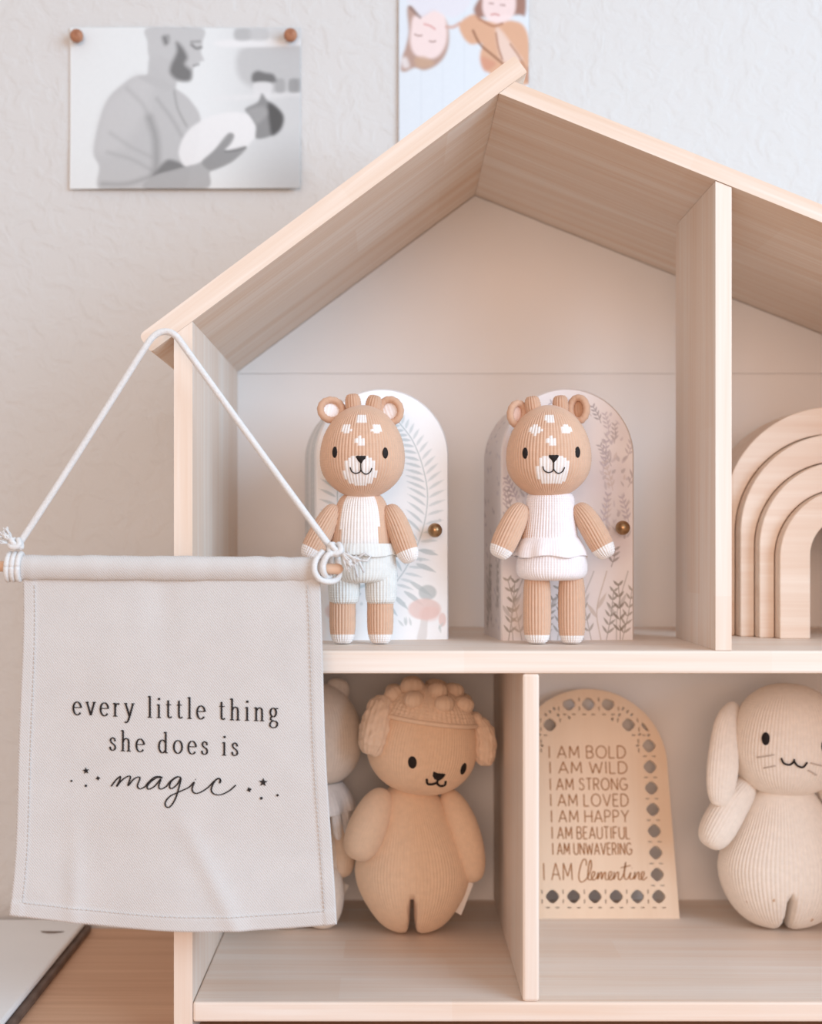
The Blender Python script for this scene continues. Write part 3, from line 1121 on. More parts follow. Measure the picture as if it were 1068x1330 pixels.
# the doll half hidden behind the banner
YH = 0.190
f5 = Frame(400, foot_py(YH), YH)
s5 = f5.s
hid = thing('bear_doll', (P(400, 0, YH)[0], YH, FL_T), 'pale round-headed knitted doll with white fringed collar, mostly hidden behind banner', 'plush toy', 'knitted baby animal dolls')
by = f5.by
KBt = Knit([f5(400, 1165), f5(398, 1080), f5(398, 1008)], [(0, 52 * s5), (0.3, 56 * s5), (0.7, 46 * s5), (1, 38 * s5)], [(0, 46 * s5), (1, 38 * s5)], 2.9, ribs=70, rowh=0.0024, amp=0.0004)
lg1 = Knit([f5(376, 1110, -0.012), f5(378, by, -0.016)], [(0, 22 * s5), (0.5, 27 * s5), (1, 24 * s5)], None, 2.8, ribs=32, rowh=0.0024, amp=0.0004)
lg2 = Knit([f5(422, 1110, -0.012), f5(420, by, -0.016)], [(0, 22 * s5), (0.5, 27 * s5), (1, 24 * s5)], None, 2.8, ribs=32, rowh=0.0024, amp=0.0004)
merge_body('body', hid, [KBt, lg1, lg2], [IVORY, IVORY, IVORY])
KH = Knit([f5(406, 1022, -0.004), f5(406, 886, -0.004)], [(0, 64 * s5), (0.4, 65 * s5), (1, 58 * s5)], [(0, 52 * s5), (1, 52 * s5)], 2.3, ribs=90, rowh=0.0024, amp=0.0003)
KH.make('head', hid, IVORY)
for ex in (362, 436):
    Kc = Knit([f5(ex, 910, 0.002), f5(ex + (4 if ex > 400 else -4), 882, 0.002)], [(0, 17 * s5), (1, 15 * s5)], [(0, 9 * s5), (1, 8 * s5)], 2.4, ribs=22, rowh=0.0024, amp=0.0004)
    Kc.make('ear', hid, IVORY)
for ex in (366, 412):
    eye_on(KH, 'eye', hid, *f5.xz(ex, 962), 5 * s5, 8 * s5, 2.4 * s5, M['black'])
strokes_on(KH, 'mouth', hid, [[f5.xz(380, 982), f5.xz(388, 986), f5.xz(396, 982)]], 1.3 * s5, M['black'], 0.0008)
wavy_skirt('collar', hid, f5, 402, 1014, 1050, 42, 58, CREAM, 12, 3.5, 0.85, 60, 3, -0.004)
for k in range(9):
    a = math.pi * (1.02 + 0.96 * k / 8)
    c0 = f5(402 + 50 * math.cos(a), 1042, 50 * 0.85 * s5 * math.sin(a) - 0.004)
    c1 = f5(402 + 54 * math.cos(a) + random.uniform(-4, 4), 1082, 58 * 0.85 * s5 * math.sin(a) - 0.004)
    Kc = Knit([c0, c1], [(0, 7 * s5), (1, 5 * s5)], None, 3, ribs=10, rowh=0.0024, amp=0.0008)
    Kc.make('fringe', hid, CREAM)
for sg in (-1, 1):
    Kc = Knit([f5(400 + sg * 40, 1040, 0), f5(400 + sg * 46, 1085, -0.008), f5(400 + sg * 46, 1135, -0.010)], [(0, 16 * s5), (0.5, 17 * s5), (1, 17 * s5)], None, 2.8, ribs=28, rowh=0.0024, amp=0.0004)
    Kc.make('arm', hid, OAT2)
tg = link('tag', box_mesh('tag', 12 * s5, 0.0012, 34 * s5, 0.0003, 1), hid, M['tag'], f5(441, 1160, -0.004))
tg.rotation_euler = (0, math.radians(28), math.radians(-15))


# ------------------------------------------------------------------ arched fairy-door boxes with printed fronts
def polydist(X, Z, pts):
    """distance from grid to polyline"""
    d = np.full(X.shape, 1e9)
    for (ax, az), (bx, bz) in zip(pts[:-1], pts[1:]):
        vx, vz = bx - ax, bz - az
        t = np.clip(((X - ax) * vx + (Z - az) * vz) / (vx * vx + vz * vz + 1e-12), 0, 1)
        d = np.minimum(d, np.hypot(X - ax - t * vx, Z - az - t * vz))
    return d


def inside(X, Z, pts):
    c = np.zeros(X.shape, bool)
    n = len(pts)
    for i in range(n):
        x0, z0 = pts[i]
        x1, z1 = pts[(i + 1) % n]
        if z0 == z1:
            continue
        cond = ((z0 > Z) != (z1 > Z)) & (X < (x1 - x0) * (Z - z0) / (z1 - z0) + x0)
        c ^= cond
    return c


class Painter:
    def __init__(self, X, Z, base):
        self.X, self.Z = X, Z
        self.img = np.empty(X.shape + (3,))
        self.img[:] = np.array(base[:3])

    def blend(self, a, col):
        self.img += a[..., None] * (np.array(col[:3]) - self.img)

    def box(self, pts, pad):
        pts = np.asarray(pts)
        return (self.X > pts[:, 0].min() - pad) & (self.X < pts[:, 0].max() + pad) & (self.Z > pts[:, 1].min() - pad) & (self.Z < pts[:, 1].max() + pad)

    def stroke(self, pts, w, col, a=1.0, soft=0.6, taper=True):
        m = self.box(pts, w + 2 * soft + 1)
        if not m.any():
            return
        d = polydist(self.X[m], self.Z[m], pts)
        al = np.zeros(self.X.shape)
        al[m] = a * (1 - smoothstep(w - soft, w + soft, d))
        self.blend(al, col)

    def leaf(self, x, z, ang, L, w, col, a=0.8, soft=0.7, curve=0.0):
        """lens-shaped leaf from x,z"""
        ca, sa = math.cos(ang), math.sin(ang)
        dx, dz = self.X - x, self.Z - z
        m = (np.abs(dx) < L + 3) & (np.abs(dz) < L + 3)
        if not m.any():
            return
        p = dx[m] * ca + dz[m] * sa
        q = -dx[m] * sa + dz[m] * ca - curve * (p / L) ** 2 * L
        t = np.clip(p / L, 0, 1)
        half = w * np.sin(np.pi * t ** 0.8)
        al = np.zeros(self.X.shape)
        al[m] = a * (1 - smoothstep(-soft, soft, np.abs(q) - half)) * ((p > 0) & (p < L))
        self.blend(al, col)

    def blob(self, cx, cz, rx, rz, col, a=0.6, soft=0.3):
        d = np.hypot((self.X - cx) / rx, (self.Z - cz) / rz)
        self.blend(a * (1 - smoothstep(1 - soft, 1 + soft, d)), col)

    def poly(self, pts, col, a=1.0, soft=0.8, n=6, curve=True):
        o = catmull(pts, n, True) if curve else np.asarray(pts, float)
        m = self.box(o, 3 * soft + 1)
        if not m.any():
            return
        i = inside(self.X[m], self.Z[m], o)
        d = polydist(self.X[m], self.Z[m], list(o) + [o[0]])
        sd = np.where(i, -d, d)
        al = np.zeros(self.X.shape)
        al[m] = a * (1 - smoothstep(-soft, soft, sd))
        self.blend(al, col)


DW, DH, DD = 0.0975, 0.1815, 0.075      # door box


def door_box(name, label, px_l, px_r, Yf, yaw, paint_front, paint_side, base, side_base):
    """px_l: picture x of the front left bottom corner"""
    c = P(px_l, 0, Yf)
    ca, sa = math.cos(yaw), math.sin(yaw)
    fx, fy = c[0] + DW / 2 * ca, Yf + DW / 2 * sa
    root = thing(name, (fx, fy, SHELF_T), label, 'toy door', 'arched toy door boxes', yaw)
    R = DW / 2
    zs = DH - R
    # body: arch outline extruded back, sides printed
    per = []
    nst, nar = 60, 90
    for k in range(nst):
        per.append((-R, zs * k / nst))
    for k in range(nar + 1):
        a = math.pi - math.pi * k / nar
        per.append((R * math.cos(a), zs + R * math.sin(a)))
    for k in range(nst):
        per.append((R, zs * (1 - (k + 1) / nst)))
    per = np.array(per)
    nd = 48
    e = 0.0012
    V = []
    ys = np.r_[0.0, np.linspace(e, DD, nd)]
    for k, y in enumerate(ys):
        sc_ = 1 - (e / R if k == 0 else 0)
        V.append(np.stack([per[:, 0] * sc_, np.full(len(per), y), np.where(per[:, 1] > zs, zs + (per[:, 1] - zs) * sc_, per[:, 1])], -1))
    V = np.concatenate(V)
    nu = len(per)
    F = grid_faces(nu, nd + 1)
    dist = np.r_[0, np.cumsum(np.linalg.norm(np.diff(per, axis=0), axis=1))]
    U, W = np.meshgrid(dist, ys)
    pr = Painter(W / 0.00052, U / 0.00052, side_base)
    paint_side(pr)
    me = np_mesh('body', V, F, True, pr.img.reshape(-1, 3))
    link('body', me, root, M['print'])
    # back and underside caps
    bm = bmesh.new()
    vs = [bm.verts.new((x, DD, z)) for x, z in per]
    bm.faces.new(vs)
    v2 = [bm.verts.new(q) for q in ((-R, 0.0, 0.0), (R, 0.0, 0.0), (R, DD, 0.0), (-R, DD, 0.0))]
    bm.faces.new(v2)
    link('back_panel', bm_mesh('back_panel', bm), root, M['white_plastic'])
    # printed front: grid that follows the arch
    ng, nz = 190, 340
    sg = np.linspace(-1, 1, ng)
    zz = np.r_[np.linspace(0, zs, 190, endpoint=False), zs + (R - e) * np.sin(np.linspace(0, math.pi / 2 - 0.004, nz - 190))]
    hw = np.where(zz > zs, np.sqrt(np.clip((R - e) ** 2 - (zz - zs) ** 2, 0, 1)), R - e)
    X = hw[:, None] * sg[None, :]
    Z = zz[:, None] * np.ones((1, ng))
    pf = Painter(X / 0.00055, Z / 0.00055, base)
    # painter units: about one picture pixel, x from centre, z from the bottom
    paint_front(pf)
    V = np.stack([X, np.full(X.shape, 0.0), Z], -1).reshape(-1, 3)
    F = grid_faces(ng, nz)[:, ::-1]
    link('door_front', np_mesh('door_front', V, F, True, pf.img.reshape(-1, 3)), root, M['print'])
    return root


def knob(root, x, z, r=0.0052):
    k = ellipsoid('knob', (x, -0.011, z), (r, r, r), M['brass'], root, 24, 16)
    tube('stem', [(0, 0.004, 0), (0, 0.0115, 0)], 0.0022, M['brass'], k, 12, ref=(0, 0, 1))
    return k


WHITE = srgb(252, 252, 252)
GREYG = srgb(196, 205, 204)


def fern_front(p):
    # two ferns arching up both sides (x from centre, z from the bottom, about picture pixels)
    for sg in (1, -1):
        stem = catmull([(10 * sg, 66), (32 * sg, 96), (52 * sg, 140), (60 * sg, 186), (54 * sg, 226), (40 * sg, 262), (20 * sg, 288)], 12)
        p.stroke(stem, 0.7, srgb(178, 190, 190), 0.8, 0.6)
        n = len(stem)
        for k in range(3, n - 2, 3):
            x, z = stem[k]
            dx, dz = stem[k + 1] - stem[k - 1]
            a = math.atan2(dz, dx)
            fr = k / n
            L = 22 if fr < 0.55 else 22 - 12 * (fr - 0.55) / 0.45
            for s_ in (-1, 1):
                ang = a + s_ * math.radians(62 - 12 * fr)
                LL = L * (1.15 if (s_ * sg < 0) else 1.35)
                p.leaf(x + 2 * math.cos(ang), z + 2 * math.sin(ang), ang, LL, 2.0, srgb(204, 212, 213) if s_ > 0 else srgb(214, 221, 222), 0.85, 0.7, 0.12 * s_)
    # bold lower fronds
    for (x, z, a, L) in [(36, 76, -28, 36), (28, 64, -32, 34), (14, 58, -38, 28), (2, 50, -42, 26), (44, 100, -18, 30), (48, 118, -10, 28),
                         (-36, 76, 208, 36), (-28, 62, 212, 34)]:
        p.leaf(x, z, math.radians(a), L, 3.2, srgb(200, 208, 209), 0.85, 0.7, -0.08)
    # mushrooms
    p.poly([(46, 0), (50, 20), (54, 40), (62, 40), (60, 20), (58, 0)], srgb(226, 220, 216), 0.8, 1.2)
    p.blob(60, 62, 12, 10, srgb(188, 196, 196), 0.75, 0.15)
    p.blob(56, 40, 22, 14, srgb(236, 208, 200), 0.85, 0.12)
    p.blob(63, 34, 14, 10, srgb(238, 200, 190), 0.5, 0.3)
    p.blob(80, 26, 5, 9, srgb(236, 206, 198), 0.8, 0.2)
    p.blob(-56, 38, 20, 13, srgb(236, 210, 202), 0.8, 0.15)
    p.poly([(-60, 0), (-58, 30), (-52, 30), (-50, 0)], srgb(226, 220, 216), 0.8, 1.2)
    for _ in range(10):
        p.blob(RNG.uniform(-80, 80), RNG.uniform(10, 260), 2.2, 2.2, srgb(206, 212, 212), 0.6, 0.4)
    for k in range(6):
        p.leaf(RNG.uniform(20, 80), RNG.uniform(5, 20), RNG.uniform(0.6, 2.4), 12, 1.6, srgb(206, 212, 210), 0.7)


def fern_side(p):
    for k in range(40):
        z = 20 + k * 9
        p.leaf(40, z, math.radians(35), 30, 2.4, srgb(196, 200, 198), 0.85)
        p.leaf(40, z, math.radians(180 - 35), 30, 2.4, srgb(196, 200, 198), 0.85)
        p.leaf(110, z, math.radians(40), 26, 2.4, srgb(206, 208, 206), 0.8)
        p.leaf(110, z, math.radians(180 - 40), 26, 2.4, srgb(206, 208, 206), 0.8)


MAU = [srgb(188, 178, 182), srgb(204, 194, 200), srgb(172, 162, 166), srgb(212, 198, 194), srgb(194, 184, 194)]


def twig(p, x, z, a, L, col, n=5, w=1.6, ll=10):
    ca, sa = math.cos(a), math.sin(a)
    end = (x + L * ca, z + L * sa)
    p.stroke([(x, z), (x + 0.5 * L * ca + 1.5, z + 0.5 * L * sa), end], 0.55, col, 0.8, 0.5)
    for k in range(n):
        t = (k + 0.8) / n
        for s_ in (-1, 1):
            p.leaf(x + L * ca * t, z + L * sa * t, a + s_ * 0.75, ll * (1.15 - 0.4 * t), w, col, 0.8, 0.6)


def mauve_front(p):
    for _ in range(16):
        p.blob(RNG.uniform(-85, 85), RNG.uniform(40, 310), RNG.uniform(16, 34), RNG.uniform(16, 40), [srgb(226, 216, 220), srgb(230, 222, 220), srgb(218, 208, 214)][_ % 3], 0.35, 0.6)
    # dense mauve sprays on the right and left edges
    for sg in (1, -1):
        for k in range(46):
            z = 130 + 170 * RNG.random()
            x = sg * (46 + 34 * RNG.random())
            if math.hypot(x, max(z - 240, 0)) > 84:
                continue
            c = MAU[RNG.integers(0, 5)]
            p.leaf(x, z, RNG.uniform(0.6, 2.6), RNG.uniform(6, 13), RNG.uniform(1.2, 2.4), c, 0.55)
        for k in range(9):
            twig(p, sg * (40 + 44 * RNG.random()), 140 + 100 * RNG.random(), math.radians(90 + RNG.uniform(-35, 35)), RNG.uniform(24, 44), MAU[RNG.integers(0, 5)], 5, 1.3, 9)
    for k in range(10):
        a = math.radians(20 + 14 * k)
        x, z = 66 * math.cos(a), 236 + 66 * math.sin(a)
        twig(p, x, z, a + 1.2, 24, MAU[k % 5], 4, 1.2, 8)
    # meadow at the bottom
    for k in range(15):
        x = -84 + 168 * (k + 0.5 * RNG.random()) / 15
        col = [srgb(150, 142, 132), srgb(186, 180, 176), srgb(166, 156, 146), srgb(200, 184, 170)][k % 4]
        if k % 2 == 0:
            twig(p, x, 0, math.radians(90 + RNG.uniform(-18, 18)), RNG.uniform(50, 100), col, 6, 1.5, 12)
        else:
            st = catmull([(x, 0), (x + RNG.uniform(-6, 6), 40), (x + RNG.uniform(-18, 18), 90)], 8)
            p.stroke(st, 0.8, col, 0.7, 0.6)
            p.leaf(*st[8], math.radians(60), 26, 2.6, col, 0.6)
            p.leaf(*st[6], math.radians(125), 24, 2.6, col, 0.6)
    twig(p, 70, 0, math.radians(92), 74, srgb(134, 122, 108), 5, 1.7, 13)
    twig(p, 58, 96, math.radians(78), 24, srgb(150, 138, 132), 3, 1.5, 12)
    p.blob(-58, 30, 16, 26, srgb(240, 214, 192), 0.5, 0.5)


def mauve_side(p):
    for k in range(60):
        p.leaf(RNG.uniform(5, 130), RNG.uniform(10, 330), RNG.uniform(-0.3, 0.5), RNG.uniform(14, 26), RNG.uniform(1.6, 3), MAU[RNG.integers(0, 5)], 0.6)
    for k in range(12):
        twig(p, RNG.uniform(15, 120), RNG.uniform(0, 60), math.radians(90 + RNG.uniform(-14, 14)), 70, srgb(170, 160, 152), 6, 1.6, 14)


g1 = door_box('arched_door_box', 'white arched toy door with grey fern print behind the deer in shorts', 410, 583, 0.093, math.radians(9.5),
              fern_front, fern_side, WHITE, srgb(240, 236, 234))
knob(g1, (563 - 497) * 0.00055, (828 - 684) * 0.00055)
g2 = door_box('arched_door_box', 'arched toy door with mauve wildflower print behind the deer in ruffled top', 651, 826, 0.0935, math.radians(5.5),
              mauve_front, mauve_side, srgb(246, 240, 240), srgb(236, 226, 222))
knob(g2, (806 - 738) * 0.00055, (829 - 682) * 0.00055)

# ------------------------------------------------------------------ wooden rainbow
XRb = 0.3337
rb = thing('wooden_rainbow', (XRb, 0.165, SHELF_T), 'natural wooden rainbow of nested stepped arches beside upper divider', 'toy', None)
specs = [(0.083, 0.0905, 0.150), (0.0735, 0.0785, 0.136), (0.0625, 0.068, 0.124), (0.0508, 0.059, 0.112)]
inner_last = (0.0283, 0.061)


def arch_outline(R, zs, n=40):
    pts = [(-R, 0.0)]
    for k in range(n + 1):
        a = math.pi - math.pi * k / n
        pts.append((R * math.cos(a), zs + R * math.sin(a)))
    pts.append((R, 0.0))
    return pts


for i, (R, zs, yf) in enumerate(specs):
    Ri, zi = (specs[i + 1][0] + 0.0006, specs[i + 1][1]) if i < 3 else inner_last
    o = arch_outline(R, zs)
    n_ = arch_outline(Ri, zi)
    bm = bmesh.new()
    y1 = 0.205
    ring = []
    for (pts) in (o, n_):
        ring.append([bm.verts.new((x, yf - 0.165, z)) for x, z in pts])
        ring.append([bm.verts.new((x, y1 - 0.165, z)) for x, z in pts])
    m_ = len(o)
    of, ob, nf, nb = ring
    for k in range(m_ - 1):
        bm.faces.new((of[k], of[k + 1], nf[k + 1], nf[k]))
        bm.faces.new((ob[k + 1], ob[k], nb[k], nb[k + 1]))
        bm.faces.new((of[k + 1], of[k], ob[k], ob[k + 1]))
        bm.faces.new((nf[k], nf[k + 1], nb[k + 1], nb[k]))
    for k in (0, m_ - 1):
        bm.faces.new((of[k], nf[k], nb[k], ob[k]))
    bmesh.ops.recalc_face_normals(bm, faces=bm.faces)
    ed = [e for e in bm.edges if e.calc_face_angle(0) > 0.9]
    bmesh.ops.bevel(bm, geom=ed, offset=0.0011, segments=3, profile=0.5, affect='EDGES')
    link('arch', bm_mesh('arch', bm), rb, M['rainbow'])


# ------------------------------------------------------------------ engraved plaque
class Plane3:
    def __init__(self, origin, right, up):
        self.o, self.r, self.u = (np.asarray(v, float) for v in (origin, right, up))
        self.n = np.cross(self.r, self.u)

    def from_px(self, px, py):
        c = np.array([0, -D, ZC])
        d = np.array([(px - 510) * S, D, (708 - py) * S])
        t = np.dot(self.o - c, self.n) / np.dot(d, self.n)
        q = c + t * d - self.o
        return np.array([np.dot(q, self.r), np.dot(q, self.u)])


lean = math.radians(14)
YP = 0.2020
XP = (774 - 510) * S * (D + YP) / D
pl = Plane3((XP, YP, FL_T), (1, 0, 0), (0, math.sin(lean), math.cos(lean)))
plq = thing('engraved_plaque', (XP, YP, FL_T), 'arched wooden plaque with cane cutout border and engraved affirmations, leaning beside divider', 'plaque')
plq.rotation_euler = (-lean, 0, 0)
HWb, HWt = 0.0668, 0.0628
PH_ = 0.1835
ZS = PH_ - HWt
px_u = 0.0006128      # one picture pixel on the plaque
outer = [(-HWb, 0)] + [(HWt * math.cos(math.pi - math.pi * k / 48), ZS + HWt * math.sin(math.pi - math.pi * k / 48)) for k in range(49)] + [(HWb, 0)]
holes = []
hx = 0.0171           # cane pitch
band_o, band_i = 0.0062, 0.0228


def hw_at(z):
    return HWb + (HWt - HWb) * min(max(z / ZS, 0), 1)


def clamp_poly(poly):
    """keep a cutout inside the border band; None if too little is left"""
    out = []
    for x, z in poly:
        if z > ZS:
            r = math.hypot(x, z - ZS)
            rn = min(max(r, HWt - band_i), HWt - band_o)
            k = rn / max(r, 1e-9)
            out.append((x * k, ZS + (z - ZS) * k))
        else:
            h = hw_at(z)
            ax = abs(x)
            if z > band_i + 0.004:
                ax = min(max(ax, h - band_i), h - band_o)
            else:
                ax = min(ax, h - band_o)
                z = min(max(z, 0.008), 0.05)
            out.append((math.copysign(ax, x), z))
    a = 0
    for i in range(len(out)):
        x0, z0 = out[i]
        x1, z1 = out[(i + 1) % len(out)]
        a += x0 * z1 - x1 * z0
    return out, abs(a) / 2


def octo(cx, cz, r):
    pts = []
    for k in range(16):
        a = 2 * math.pi * (k + 0.5) / 16
        rr = r / (abs(math.cos(a)) ** 1.35 + abs(math.sin(a)) ** 1.35) ** (1 / 1.35)
        pts.append((cx + rr * math.cos(a), cz + rr * math.sin(a)))
    return pts


def rect(cx, cz, w, h):
    return [(cx - w / 2, cz - h / 2), (cx + w / 2, cz - h / 2), (cx + w / 2, cz + h / 2), (cx - w / 2, cz + h / 2)]


z0 = 0.0170
zr = [z0 + hx * k for k in range(10)]


def in_band(x, z, mg=0.0):
    if z > ZS:
        r = math.hypot(x, z - ZS)
        return HWt - band_i - mg < r < HWt - band_o + mg
    h = hw_at(z)
    if z < band_i + 0.003:
        return abs(x) < h - band_o + mg
    return h - band_i - mg < abs(x) < h - band_o + mg


cells = []
for j, z in enumerate(zr):
    for i in range(-3, 4):
        t_ = 1 - 0.055 * min(z / ZS, 1)
        x = i * hx * t_ * 1.0
        if j > 0 and z <= ZS and abs(i) < 3:
            continue
        if not in_band(x, z, 0.0055):
            continue
        poly = octo(x, z, 0.0056)
        p2, ar = clamp_poly(poly)
        if ar < 0.25 * 7e-5:
            continue
        if z > ZS or j == 0 or True:
            holes.append(p2)
            cells.append((x, z))
for (x, z) in cells:
    for (dx, dz, w, h) in ((-0.5 * hx, 0.22 * hx, 0.0008, 0.0033), (-0.5 * hx, -0.22 * hx, 0.0008, 0.0033),
                           (0.22 * hx, -0.5 * hx, 0.0030, 0.0008), (-0.22 * hx, -0.5 * hx, 0.0030, 0.0008),
                           (0.5 * hx, 0.22 * hx, 0.0008, 0.0033), (0.5 * hx, -0.22 * hx, 0.0008, 0.0033)):
        cx, cz = x + dx, z + dz
        if not in_band(cx, cz, -0.0016):
            continue
        if any(abs(cx - q[0]) < 0.0016 and abs(cz - q[1]) < 0.0016 for q in globals().setdefault('slots_', [])):
            continue
        slots_.append((cx, cz))
        p2, ar = clamp_poly(rect(cx, cz, w, h))
        if ar > 0.55 * w * h:
            holes.append(p2)
# short radial slits along both rims of the arched part of the border
for k in range(1, 40):
    an = math.pi * k / 40
    for rr_ in (HWt - band_o - 0.0022, HWt - band_i + 0.0024, HWt - (band_o + band_i) / 2):
        cx, cz = rr_ * math.cos(an), ZS + rr_ * math.sin(an)
        if rr_ * math.sin(an) < 0.006 or any(math.hypot(cx - q[0], cz - q[1]) < 0.0079 for q in cells):
            continue
        if any(math.hypot(cx - q[0], cz - q[1]) < 0.0034 for q in slots_):
            continue
        slots_.append((cx, cz))
        ux, uz = math.cos(an), math.sin(an)
        hl, hwid = 0.0013, 0.00075
        holes.append([(cx + a_ * hl * ux - b_ * hwid * uz, cz + a_ * hl * uz + b_ * hwid * ux) for a_, b_ in ((-1, -1), (1, -1), (1, 1), (-1, 1))])
from mathutils.geometry import delaunay_2d_cdt
pv, pe = [], []
for poly in [outer] + holes:
    o0 = len(pv)
    pv += [Vector((x * 1000, z * 1000)) for x, z in poly]
    pe += [(o0 + k, o0 + (k + 1) % len(poly)) for k in range(len(poly))]
cv, ce, cf, _, _, _ = delaunay_2d_cdt(pv, pe, [], 0, 1e-4)
cv = np.array([(v.x, v.y) for v in cv]) / 1000
cf = np.array([list(f_) for f_ in cf])
cen = cv[cf].mean(axis=1)
keep = inside(cen[:, 0], cen[:, 1], outer)
for poly in holes:
    keep &= ~inside(cen[:, 0], cen[:, 1], poly)
cf = cf[keep]
nvx = len(cv)
pth = 0.004
Vp = np.vstack([np.stack([cv[:, 0], np.zeros(nvx), cv[:, 1]], -1), np.stack([cv[:, 0], np.full(nvx, pth), cv[:, 1]], -1)])
cnt = {}
for t3 in cf.tolist():
    for k in range(3):
        e_ = (t3[k], t3[(k + 1) % 3])
        cnt[tuple(sorted(e_))] = cnt.get(tuple(sorted(e_)), []) + [e_]
Fp = [tuple(t3) for t3 in cf.tolist()] + [tuple(v + nvx for v in t3[::-1]) for t3 in cf.tolist()]
for es in cnt.values():
    if len(es) == 1:
        a_, b_ = es[0]
        Fp.append((b_, a_, a_ + nvx, b_ + nvx))
me = bpy.data.meshes.new('panel')
me.from_pydata(Vp.tolist(), [], Fp)
me.update()
link('panel', me, plq, M['plaque'])
box_me = box_mesh('foot_strip', 0.105, 0.004, 0.006, 0.0006)
fs = link('foot_strip', box_me, plq, M['plaque'], (-0.012, 0.0068, 0.0034))

# stroke lettering -----------------------------------------------------------


def arc(cx, cy, rx, ry, a0, a1, n=14):
    return [(cx + rx * math.cos(math.radians(a0 + (a1 - a0) * k / n)), cy + ry * math.sin(math.radians(a0 + (a1 - a0) * k / n))) for k in range(n + 1)]


CAPS = {
    'I': (0.12, [[(0.06, 0), (0.06, 1)]]),
    'A': (0.80, [[(0, 0), (0.40, 1), (0.80, 0)], [(0.14, 0.32), (0.66, 0.32)]]),
    'M': (0.92, [[(0.04, 0), (0.08, 1), (0.46, 0.22), (0.84, 1), (0.88, 0)]]),
    'B': (0.62, [[(0, 0), (0, 1)], [(0, 1), (0.25, 1)] + arc(0.28, 0.76, 0.26, 0.24, 90, -90) + [(0, 0.52)],
                 [(0, 0.52), (0.28, 0.52)] + arc(0.30, 0.26, 0.30, 0.26, 90, -90) + [(0, 0)]]),
    'O': (0.92, [arc(0.46, 0.5, 0.46, 0.5, 90, 450, 28)]),
    'L': (0.50, [[(0, 1), (0, 0), (0.48, 0)]]),
    'D': (0.74, [[(0, 0), (0, 1), (0.22, 1)] + arc(0.24, 0.5, 0.48, 0.5, 90, -90, 18) + [(0, 0)]]),
    'W': (1.10, [[(0, 1), (0.27, 0), (0.55, 0.86), (0.83, 0), (1.10, 1)]]),
    'S': (0.58, [[(0.54, 0.84), (0.42, 0.97), (0.26, 1.0), (0.08, 0.90), (0.06, 0.70), (0.24, 0.55), (0.44, 0.46), (0.56, 0.28), (0.48, 0.08), (0.28, 0.0), (0.10, 0.05), (0.0, 0.17)]]),
    'T': (0.62, [[(0, 1), (0.62, 1)], [(0.31, 1), (0.31, 0)]]),
    'R': (0.62, [[(0, 0), (0, 1), (0.28, 1)] + arc(0.29, 0.74, 0.28, 0.26, 90, -90) + [(0, 0.48)], [(0.26, 0.48), (0.60, 0)]]),
    'N': (0.74, [[(0.02, 0), (0.02, 1), (0.72, 0), (0.72, 1)]]),
    'G': (0.86, [arc(0.46, 0.5, 0.46, 0.5, 48, 330, 22) + [(0.86, 0.46), (0.50, 0.46)]]),
    'V': (0.78, [[(0, 1), (0.39, 0), (0.78, 1)]]),
    'E': (0.54, [[(0.52, 1), (0, 1), (0, 0), (0.52, 0)], [(0, 0.52), (0.44, 0.52)]]),
    'H': (0.70, [[(0, 0), (0, 1)], [(0.70, 0), (0.70, 1)], [(0, 0.5), (0.70, 0.5)]]),
    'P': (0.58, [[(0, 0), (0, 1), (0.26, 1)] + arc(0.27, 0.73, 0.29, 0.27, 90, -90) + [(0, 0.46)]]),
    'Y': (0.74, [[(0, 1), (0.37, 0.48), (0.74, 1)], [(0.37, 0.48), (0.37, 0)]]),
    'U': (0.70, [[(0, 1), (0, 0.34)] + arc(0.35, 0.34, 0.35, 0.34, 180, 360) + [(0.70, 1)]]),
    'F': (0.52, [[(0.50, 1), (0, 1), (0, 0)], [(0, 0.50), (0.42, 0.50)]]),
}


def layout(text, font, gap, space):
    x = 0.0
    out = []
    for ch in text:
        if ch == ' ':
            x += space
            continue
        w, st = font[ch]
        for s_ in st:
            out.append([(x + a, b) for a, b in s_])
        x += w + gap
    return out, x - gap


def ribbon(pts, wfun, mapfn, lift):
    """flat stroke: pts in 2D, wfun(direction)->half width, mapfn -> 3D"""
    p = np.asarray(pts, float)
    keep = np.r_[True, np.linalg.norm(np.diff(p, axis=0), axis=1) > 1e-9]
    p = p[keep]
    if len(p) < 2:
        p = np.vstack([p[0], p[0] + 1e-4])
    t = np.gradient(p, axis=0) if len(p) > 2 else np.repeat((p[1] - p[0])[None], 2, 0)
    t /= np.linalg.norm(t, axis=1)[:, None] + 1e-12
    n = np.stack([-t[:, 1], t[:, 0]], -1)
    w = np.array([wfun(d, k / (len(p) - 1)) for k, d in enumerate(t)])[:, None]
    a, b = p + n * w, p - n * w
    V = np.array([mapfn(*q, lift) for q in np.vstack([a, b])])
    m_ = len(p)
    i = np.arange(m_ - 1)
    F = np.stack([i, i + 1, m_ + i + 1, m_ + i], -1)
    return V, F


def dens(pts, step):
    p = np.asarray(pts, float)
    out = [p[0]]
    for a, b in zip(p[:-1], p[1:]):
        k = max(1, int(np.linalg.norm(b - a) / step))
        for j in range(1, k + 1):
            out.append(a + (b - a) * j / k)
    return np.array(out)


def corner_split(pts, lim=50):
    """split polylines at sharp corners so ribbons stay clean"""
    segs, cur = [], [pts[0]]
    for i in range(1, len(pts)):
        cur.append(pts[i])
        if i < len(pts) - 1:
            a = np.subtract(pts[i], pts[i - 1])
            b = np.subtract(pts[i + 1], pts[i])
            c = np.dot(a, b) / (np.linalg.norm(a) * np.linalg.norm(b) + 1e-12)
            if c < math.cos(math.radians(lim)):
                segs.append(cur)
                cur = [pts[i]]
    segs.append(cur)
    return segs


